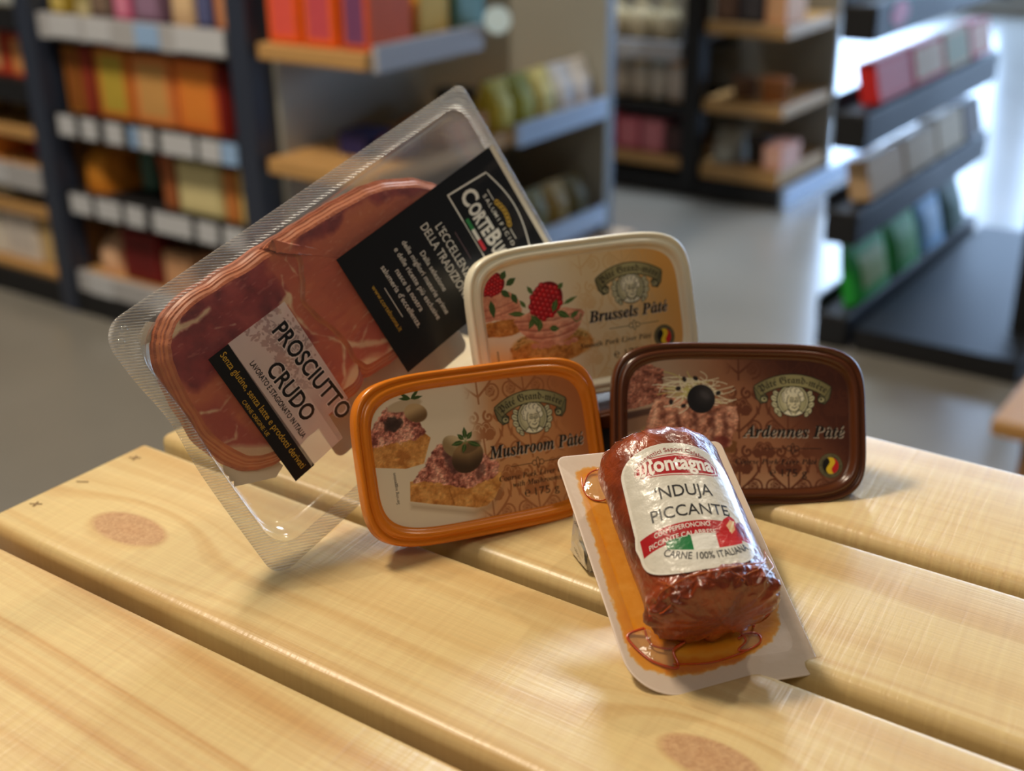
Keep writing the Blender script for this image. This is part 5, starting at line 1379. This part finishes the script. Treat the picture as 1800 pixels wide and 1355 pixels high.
# --- long shelves on the left -------------------------------------------------
N0, N1 = 1.712, 2.10
tg = lambda xs_: [(x, wd, {'w': TAGW, 'b': TAGB}[c]) for x, wd, c in xs_]
shelf_unit('shelving_unit', 'black-posted grocery shelving with oak boards along the left aisle', -3.22, -1.84, N0, N1, (-3.22, -2.505, -1.84),
    [(-2.475, -1.87, .685, .03, BLACK, RAIL, tg([(-2.42, .10, 'w'), (-2.30, .08, 'w'), (-2.14, .07, 'b'), (-2.02, .09, 'w'), (-1.93, .05, 'w')])),
     (-2.475, -1.87, .470, .03, BLACK, BLACK, tg([(-2.44, .055, 'w'), (-2.36, .05, 'w'), (-2.28, .055, 'w'), (-2.20, .022, 'b'), (-2.17, .045, 'w'), (-2.10, .10, 'w'), (-1.985, .06, 'w'), (-1.92, .045, 'b')])),
     (-2.475, -1.87, .292, .03, BLACK, BLACK, tg([(-2.44, .07, 'w'), (-2.35, .08, 'w'), (-2.25, .06, 'w'), (-2.16, .12, 'w'), (-2.02, .06, 'w'), (-1.94, .06, 'w')])),
     (-2.475, -1.87, .10, .04, OAK, RAIL, tg([(-2.42, .08, 'w'), (-2.2, .1, 'w'), (-2.0, .1, 'w')])),
     (-3.19, -2.535, .69, .03, OAK, BLACK, tg([(-2.7, .06, 'w')])), (-3.19, -2.535, .53, .03, BLACK, BLACK, []), (-3.19, -2.535, .42, .025, OAK, None, []), (-3.19, -2.535, .325, .025, OAK, RAIL, tg([(-2.75, .07, 'w')])), (-3.19, -2.535, .235, .03, OAK, None, []), (-3.19, -2.535, .075, .03, OAK, None, [])],
    1.55, sides=(-2.505, -1.845))
GB = 'groceries on the left shelves'
def row(z, items, d=.20, nf=N0 + .035, where='', group=GB):
    for (t, w, h, kind, c1, c2, nm) in items:
        put(kind, t + w / 2, nf, z + .001, w, h, d, c1, c2, nm + where, {'carton': 'carton', 'box': 'box', 'pouch': 'pouch', 'jar': 'jar', 'bottle': 'bottle', 'tub': 'tub'}[kind], group)
row(.685, [(-2.465, .055, .17, 'carton', (176, 150, 58), (210, 190, 110), 'mustard yellow carton'), (-2.395, .06, .16, 'pouch', (196, 184, 140), (150, 140, 90), 'cream pouch'), (-2.33, .075, .17, 'carton', (96, 82, 78), (130, 110, 96), 'dark brown carton'), (-2.25, .055, .18, 'carton', (196, 84, 128), (220, 140, 170), 'pink carton'),
           (-2.19, .09, .17, 'carton', (126, 98, 122), (150, 120, 150), 'mauve carton'), (-2.095, .09, .16, 'pouch', (204, 172, 136), (220, 190, 150), 'tan pouch'), (-2.0, .05, .18, 'carton', (66, 68, 104), (90, 96, 140), 'navy carton'), (-1.945, .06, .17, 'carton', (186, 112, 76), (200, 140, 100), 'terracotta carton')], where=' on the top visible shelf of the left bay')
row(.470, [(-2.45, .05, .145, 'box', (168, 112, 44), (140, 80, 36), 'brown-orange box'), (-2.395, .045, .15, 'box', (120, 40, 30), (150, 60, 40), 'dark red box'), (-2.345, .115, .155, 'carton', (206, 122, 52), (188, 164, 64), 'orange carton with an olive-yellow front'), (-2.225, .13, .15, 'carton', (222, 136, 74), (206, 156, 92), 'tan-orange carton'),
           (-2.09, .125, .15, 'carton', (226, 120, 52), (228, 136, 56), 'bright orange carton'), (-1.965, .028, .14, 'box', (130, 32, 24), (120, 30, 24), 'narrow dark red box'), (-1.932, .055, .165, 'pouch', (226, 160, 120), (214, 140, 66), 'pale pink and orange pouch')], where=' on the shelf of orange packs')
row(.292, [(-2.46, .105, .14, 'pouch', (196, 120, 36), (206, 134, 44), 'amber pouch'), (-2.345, .045, .10, 'jar', (96, 136, 120), (110, 150, 134), 'teal jar'), (-2.27, .095, .095, 'tub', (206, 92, 58), (214, 100, 66), 'red-orange tub'), (-2.165, .04, .13, 'box', (156, 90, 50), (170, 100, 60), 'narrow brown box'),
           (-2.12, .14, .115, 'carton', (216, 204, 150), (226, 214, 160), 'pale yellow carton'), (-1.975, .04, .11, 'box', (196, 124, 60), (206, 130, 70), 'narrow orange box'), (-1.93, .055, .12, 'carton', (226, 194, 110), (232, 204, 130), 'warm yellow carton')], where=' on the third shelf of the left bay')
row(.10, [(-2.45, .10, .11, 'pouch', (216, 168, 130), (226, 184, 150), 'peach pouch'), (-2.34, .13, .12, 'carton', (120, 36, 34), (104, 30, 30), 'dark red carton'), (-2.20, .10, .09, 'carton', (196, 150, 112), (210, 160, 120), 'light brown carton'), (-2.09, .10, .10, 'pouch', (206, 170, 130), (190, 150, 110), 'beige pouch'), (-1.98, .10, .10, 'carton', (150, 100, 70), (160, 110, 76), 'brown carton')], where=' on the lowest shelf of the left bay')
row(.69, [(-2.9, .12, .15, 'carton', (190, 206, 216), (200, 214, 224), 'pale blue carton'), (-2.77, .10, .15, 'carton', (178, 196, 206), (196, 206, 216), 'grey-blue carton'), (-2.66, .10, .12, 'carton', (160, 176, 186), (190, 200, 206), 'steel blue carton')], where=' at the top of the far left bay')
row(.53, [(-2.9, .12, .12, 'carton', (196, 72, 48), (206, 80, 54), 'red carton'), (-2.77, .11, .12, 'carton', (186, 66, 46), (206, 160, 110), 'red and tan carton'), (-2.65, .09, .10, 'carton', (200, 80, 50), (214, 150, 90), 'orange-red carton')], where=' on the second shelf of the far left bay')
row(.42, [(-2.9, .10, .07, 'jar', (126, 92, 30), (140, 100, 36), 'dark amber jar'), (-2.79, .08, .07, 'jar', (150, 118, 60), (130, 100, 50), 'brown jar'), (-2.68, .08, .065, 'tub', (110, 100, 90), (126, 112, 100), 'grey-brown tub')], where=' under the black shelf at far left')
row(.325, [(-2.92, .14, .075, 'carton', (232, 150, 66), (240, 170, 90), 'light orange carton'), (-2.765, .065, .075, 'tub', (176, 44, 60), (196, 70, 84), 'crimson tub'), (-2.69, .07, .075, 'tub', (214, 120, 120), (226, 150, 150), 'pink tub')], where=' on the middle shelf at far left')
row(.235, [(-2.9, .17, .065, 'carton', (206, 198, 168), (214, 206, 176), 'cream carton'), (-2.71, .10, .06, 'carton', (84, 76, 66), (96, 86, 76), 'dark carton')], where=' beside the far left post')
row(.075, [(-2.98, .17, .13, 'box', (226, 222, 214), (214, 208, 204), 'big white box'), (-2.80, .14, .128, 'box', (222, 214, 206), (206, 200, 196), 'white box with a greyish front'), (-2.65, .09, .115, 'box', (196, 168, 116), (206, 178, 126), 'beige box')], where=' at the foot of the far left bay')

# --- end of that gondola --------------------------------------------------------
EN0, EN1 = 1.712, 2.56
th = thing('end_shelving', 'oak-shelved end unit behind the ham pack with pale price rails', 'shelving', wq(-1.68, EN0, 0), RG)
def EP(nm, M, boxes, parent=None, bv=0.0):
    G = Geo()
    for q in boxes: gbox(G, *q)
    o = G.obj(nm, M, parent or th, scale=1.0, off=(-1.68, EN0, 0))
    if bv: bevel(o, bv)
    return o
EP('partition', PANEL, [(-1.812, -1.80, EN0 + .05, EN1, 0, 1.5)]); EP('back_panel', PANEL, [(-1.80, -1.53, EN1 - .02, EN1, 0, 1.5)])
for z, th_ in ((.675, .03), (.455, .03), (.20, .03)):
    ne = 2.06 if z > .6 else EN1 - .021
    s = EP('shelf', OAK, [(-1.80, -1.53, EN0, ne, z - th_, z)], None, .003)
    rl = EP('price_rail', RAIL if z > .6 else RAILB, [(-1.5295, -1.518, 2.17 if .4 < z < .5 else EN0 + .02, ne - .01, z - .035, z + .012)], s)
EP('plinth', BLACK, [(-1.80, -1.54, EN0 + .02, EN1 - .021, 0, .08)])
EP('post', BLUEBLACK, [(-1.55, -1.5305, EN1 - .0195, EN1 + .02, 0, 1.5)])
GE = 'goods on the end shelves'
def eput(kind, t, n, z, w, h, d, c1, c2, label, yaw=0.0):
    put(kind, t, n, z + .001, w, h, d, c1, c2, label, {'carton': 'carton', 'box': 'box', 'pouch': 'pouch', 'jar': 'jar', 'bottle': 'bottle', 'tub': 'tub'}[kind], GE, yaw)
eput('carton', -1.745, EN0 + .02, .675, .085, .13, .12, (236, 98, 30), (226, 90, 80), 'vivid orange carton with a pink front, beside the middle post')
eput('carton', -1.655, EN0 + .02, .675, .085, .13, .12, (240, 104, 30), (200, 80, 90), 'vivid orange carton with a rosy front, second from the middle post')
eput('carton', -1.568, EN0 + .02, .675, .07, .12, .12, (214, 90, 40), (120, 70, 110), 'orange carton with a purple front at the shelf corner')
for i, (c, nm) in enumerate((((206, 164, 60), 'yellow'), ((96, 136, 130), 'teal'))):
    eput('carton', -1.545, EN0 + .22 + i * .12, .675, .10, .11, .12, c, tuple(min(255, v + 20) for v in c), nm + ' carton on the side of the end unit, above the price rail', PI / 2)
eput('box', -1.665, EN0 + .10, .455, .075, .045, .08, (44, 44, 92), (56, 54, 110), 'small dark blue box lying on the end shelf'); eput('box', -1.59, EN0 + .12, .455, .06, .04, .07, (110, 60, 54), (130, 76, 60), 'small maroon box beside the dark blue one')
eput('box', -1.60, EN0 + .24, .455, .12, .05, .14, (176, 120, 66), (186, 130, 76), 'tan box at the middle of the end shelf'); eput('tub', -1.69, EN0 + .42, .455, .09, .07, .09, (50, 48, 44), (60, 56, 50), 'black tub at the back of the end shelf')
eput('tub', -1.69, EN0 + .58, .455, .08, .06, .08, (66, 62, 52), (76, 70, 60), 'dark grey tub at the back of the end shelf')
for i, (c, nm) in enumerate((((196, 180, 70), 'yellow'), ((160, 160, 60), 'olive green'), ((206, 196, 120), 'pale yellow'), ((206, 210, 214), 'white'), ((226, 226, 226), 'bright white'))):
    eput('pouch', -1.55, EN0 + .46 + i * .08, .455, .078, .10, .07, c, tuple(min(255, v + 16) for v in c), nm + ' pouch leaning over the pale blue rail', PI / 2)
for i, (c, nm) in enumerate((((150, 130, 60), 'olive'), ((126, 116, 56), 'dark olive'), ((170, 140, 70), 'ochre'), ((120, 110, 70), 'khaki'))):
    eput('pouch', -1.545, EN0 + .50 + i * .085, .20, .08, .09, .07, c, tuple(max(0, v - 20) for v in c), nm + ' pouch on the lower end shelf', PI / 2)
for i, (c, nm) in enumerate((((206, 198, 190), 'cream'), ((216, 208, 200), 'ivory'), ((190, 170, 150), 'beige'))):
    eput('carton', -1.46, EN0 + .62 + i * .10, 0, .09, .14, .12, c, tuple(max(0, v - 16) for v in c), nm + ' carton standing on the floor by the end unit', PI / 2)
# pale blue disc added in place of a blurred light reflection
G = Geo(); G.loft([[(.027 * math.cos(a), -y, .027 * math.sin(a)) for a in np.linspace(0, 2 * PI, 28, endpoint=False)] for y in (.0015, -.0015)], 0, True, True, True)
G.box((-.004, .0, -.008), (.004, .012, .004))
sg = G.obj('reflection_disc', mat('reflection_pale_blue', (206, 232, 246), .35), None, scale=1.0); M4 = (RG @ Matrix.Rotation(.5, 3, 'Z')).to_4x4(); M4.translation = wq(-1.508, 2.085, .692); sg.matrix_world = M4
tag(sg, 'round pale blue disc added at the end rail as a blurred light reflection', 'sign')

# --- far shelves in the middle ----------------------------------------------------
F0, F1 = 3.39, 3.78
shelf_unit('shelving_unit', 'far black shelving in the middle with oak end bay', -2.75, -1.45, F0, F1, (-2.75, -1.745),
    [(-2.72, -1.775, .445, .035, BLACK, RAIL, tg([(-2.5, .1, 'w'), (-2.3, .1, 'w'), (-2.0, .08, 'w')])), (-2.72, -1.775, .265, .03, BLACK, None, []), (-2.72, -1.775, .11, .035, OAK, None, []),
     (-1.715, -1.46, .52, .035, OAK, None, []), (-1.715, -1.46, .295, .035, OAK, None, []), (-1.715, -1.46, .105, .045, OAK, None, [])], 1.5, kick=(0, .055), back=PANEL, post_m=BLACK)
G = Geo(); gbox(G, -1.4495, -1.435, F0 + .02, F0 + .75, 0, .055)
rp_ = G.obj('kick_rail', RAILB, None, scale=1.0); rp_.matrix_world = RG.to_4x4(); tag(rp_, 'pale lavender kick rail, tinted as if reflecting the window, at the foot of the far shelves', 'rail')  # window reflection is put into the rail's colour
GF = 'goods on the far shelves'
def frow(z, items, where, d=.14, nf=F0 + .03):
    row(z, items, d, nf, where, GF)
frow(.445, [(-2.45, .10, .13, 'carton', (196, 204, 222), (210, 216, 230), 'bluish white carton'), (-2.34, .10, .13, 'carton', (206, 212, 226), (216, 222, 234), 'cool white carton'), (-2.23, .10, .12, 'carton', (60, 56, 60), (80, 74, 76), 'charcoal carton'), (-2.11, .085, .12, 'bottle', (190, 180, 150), (206, 196, 166), 'cream bottle at the left of its row'), (-2.02, .085, .12, 'bottle', (196, 186, 156), (206, 196, 166), 'cream bottle between two others like it'), (-1.93, .085, .12, 'bottle', (186, 176, 146), (206, 196, 166), 'cream bottle nearest the black post')], ' on the black far shelf')
frow(.265, [(-2.30, .13, .10, 'pouch', (150, 166, 150), (170, 180, 160), 'grey-green pouch'), (-2.16, .085, .13, 'carton', (206, 44, 48), (190, 40, 44), 'red carton'), (-2.07, .065, .13, 'jar', (196, 190, 176), (206, 196, 180), 'whitish jar'), (-2.0, .06, .14, 'jar', (200, 170, 110), (206, 198, 184), 'whitish jar with an amber lid'), (-1.935, .06, .14, 'jar', (110, 140, 140), (206, 200, 190), 'whitish jar with a teal lid'), (-1.872, .08, .145, 'jar', (206, 150, 90), (210, 200, 190), 'whitish jar with an orange lid')], ' on the middle far shelf')
frow(.11, [(-2.3, .10, .08, 'pouch', (150, 140, 70), (140, 130, 60), 'olive pouch'), (-2.19, .08, .08, 'pouch', (130, 126, 70), (140, 130, 60), 'dark olive pouch'), (-2.10, .075, .125, 'carton', (206, 36, 56), (196, 40, 60), 'bright red carton'), (-2.02, .085, .10, 'carton', (196, 100, 116), (206, 120, 130), 'rose carton'), (-1.93, .08, .10, 'carton', (186, 110, 120), (196, 120, 130), 'dusty pink carton'), (-1.845, .06, .09, 'carton', (60, 44, 46), (80, 56, 56), 'dark carton')], ' on the oak far shelf')
frow(.52, [(-1.70, .075, .10, 'carton', (110, 84, 74), (126, 96, 80), 'brown carton'), (-1.62, .075, .10, 'carton', (70, 66, 72), (90, 84, 86), 'slate carton'), (-1.54, .065, .11, 'carton', (236, 176, 130), (240, 186, 140), 'peach carton')], ' at the top of the oak end bay')
frow(.295, [(-1.66, .08, .06, 'tub', (120, 90, 70), (130, 100, 76), 'brown tub'), (-1.57, .09, .065, 'tub', (170, 110, 66), (180, 120, 70), 'caramel tub')], ' in the middle of the oak end bay')
frow(.105, [(-1.70, .09, .09, 'pouch', (160, 160, 150), (170, 170, 160), 'grey pouch'), (-1.60, .07, .08, 'tub', (60, 54, 50), (80, 60, 50), 'dark tub'), (-1.52, .06, .07, 'carton', (236, 180, 160), (240, 190, 170), 'pale pink carton')], ' low in the oak end bay')

# --- slanted black rack on the right ------------------------------------------------
R0, R1 = 2.46, 3.38
SHB = mat('rack_shelf_grey', (196, 206, 220), .22)
rk = thing('display_rack', 'black slanted display rack on the right with tiers of packs', 'rack', wq(-.68, R0, 0), RG)
def RP(nm, M, boxes, parent=None, bv=0.0):
    G = Geo()
    for q in boxes: gbox(G, *q)
    o = G.obj(nm, M, parent or rk, scale=1.0, off=(-.68, R0, 0))
    if bv: bevel(o, bv)
    return o
RP('base', BLACK, [(-.86, -.52, R0 + .01, R1, .0, .05)]); RP('upright', BLACK, [(-.585, -.54, R0 + .18, R0 + .22, .05, 1.2)]); RP('upright', BLACK, [(-.585, -.54, R1 - .1, R1 - .06, .05, 1.2)])
TZ = ((.645, .715), (.43, .505), (.23, .302), (.0, .075))
for z0_, z1_ in TZ:
    tb_ = -.80 + .2 * (z0_ - .05) / 1.1
    s = RP('front_lip', BLACK, [(-.945, -.875, R0, R1, z0_, z1_)], None, .006); RP('support_bar', BLACK, [(-.953, -.9455, R0 + .02, R1, z1_ - .02, z1_ + .03)], s)
GR_ = 'packs on the black rack'
def rput(kind, n, z, w, h, d, c1, c2, label, t=-.872, tilt=-.22):
    put(kind, t, n, z + .003 + d * math.sin(-tilt), w, h, d, c1, c2, label, {'carton': 'carton', 'box': 'box', 'pouch': 'pouch', 'tub': 'tub'}[kind], GR_, PI / 2, tilt)
M_, L_, B_ = .506, .303, .071
rput('carton', R0 + .16, M_, .21, .085, .04, (206, 44, 44), (206, 70, 62), 'red carton nearest the camera on the middle rack tier')
rput('carton', R0 + .375, M_, .20, .085, .04, (214, 50, 46), (216, 180, 130), 'red carton with a tan front, second on the middle rack tier')
rput('carton', R0 + .575, M_, .18, .085, .04, (190, 150, 90), (140, 140, 80), 'tan and green carton on the middle rack tier')
rput('carton', R0 + .755, M_, .16, .085, .04, (214, 60, 50), (230, 170, 130), 'red and peach carton at the far end of the middle rack tier')
rput('carton', R0 + .17, L_, .22, .085, .045, (196, 166, 130), (206, 178, 140), 'tan carton nearest the camera on the lower rack tier')
rput('carton', R0 + .395, L_, .21, .085, .045, (190, 166, 132), (206, 180, 140), 'tan carton second on the lower rack tier')
rput('carton', R0 + .605, L_, .19, .09, .045, (200, 176, 136), (210, 186, 146), 'light tan carton third on the lower rack tier')
rput('carton', R0 + .78, L_, .14, .09, .045, (90, 76, 66), (110, 92, 80), 'dark brown carton at the far end of the lower rack tier')
rput('pouch', R0 + .17, B_, .22, .145, .05, (40, 160, 60), (160, 180, 110), 'green pouch nearest the camera on the bottom rack tier')
rput('pouch', R0 + .385, B_, .19, .145, .05, (46, 150, 56), (90, 160, 80), 'bright green pouch second on the bottom rack tier')
rput('pouch', R0 + .575, B_, .17, .15, .05, (130, 176, 216), (170, 200, 226), 'pale blue pouch on the bottom rack tier')
rput('pouch', R0 + .75, B_, .16, .14, .05, (30, 70, 50), (40, 84, 60), 'dark green pouch on the bottom rack tier')
G = Geo(); G.loft([[(x_, R0 + .13 + .05 * math.cos(q_), .686 + .024 * math.sin(q_)) for q_ in np.linspace(0, 2 * PI, 24, endpoint=False)] for x_ in (-.8748, -.8735)], 0, True, True, True)
G.obj('round_sticker', mat('sticker_crimson', (206, 40, 84), .5), rk, scale=1.0, off=(-.68, R0, 0))
# right-hand side of the rack
for z in (.36, .14):
    RP('side_tray', BLACK, [(-.5395, -.36, R0 + .24, R1, z - .05, z)], None, .005)
for i, (c, nm) in enumerate((((206, 206, 206), 'white'), ((226, 226, 230), 'bright white'), ((170, 176, 190), 'grey-blue'))):
    put('pouch', -.42, R0 + .34 + i * .2, .361, .17, .11, .12, c, tuple(max(0, v - 30) for v in c), nm + ' pouch on the right side of the rack', 'pouch', GR_, .1 * i)
    put('carton', -.42, R0 + .36 + i * .2, .141, .17, .10, .12, tuple(max(0, v - 60) for v in c), c, nm + ' fronted carton low on the right side of the rack', 'carton', GR_)
# low wooden stool corner at the right edge
st_ = thing('wooden_stool', 'low oak stool seat at the right edge of the picture', 'stool', wq(-.20, 2.22, 0), RG)
G = Geo(); G.box((-.257, -.19, .085), (.257, .19, .115)); bevel(G.obj('seat', mat('stool_oak', (186, 138, 78), .45, vary=.12, vscale=14, stretch=(1, 6, 1)), st_, scale=1.0), .006)
for sx in (-.19, .19):
    for sy in (-.14, .14):
        G = Geo(); G.box((sx - .02, sy - .02, 0), (sx + .02, sy + .02, .0845)); G.obj('leg', OAKD, st_, scale=1.0)

bpy.data.objects.remove(_to, do_unlink=True)
bpy.context.view_layer.update()
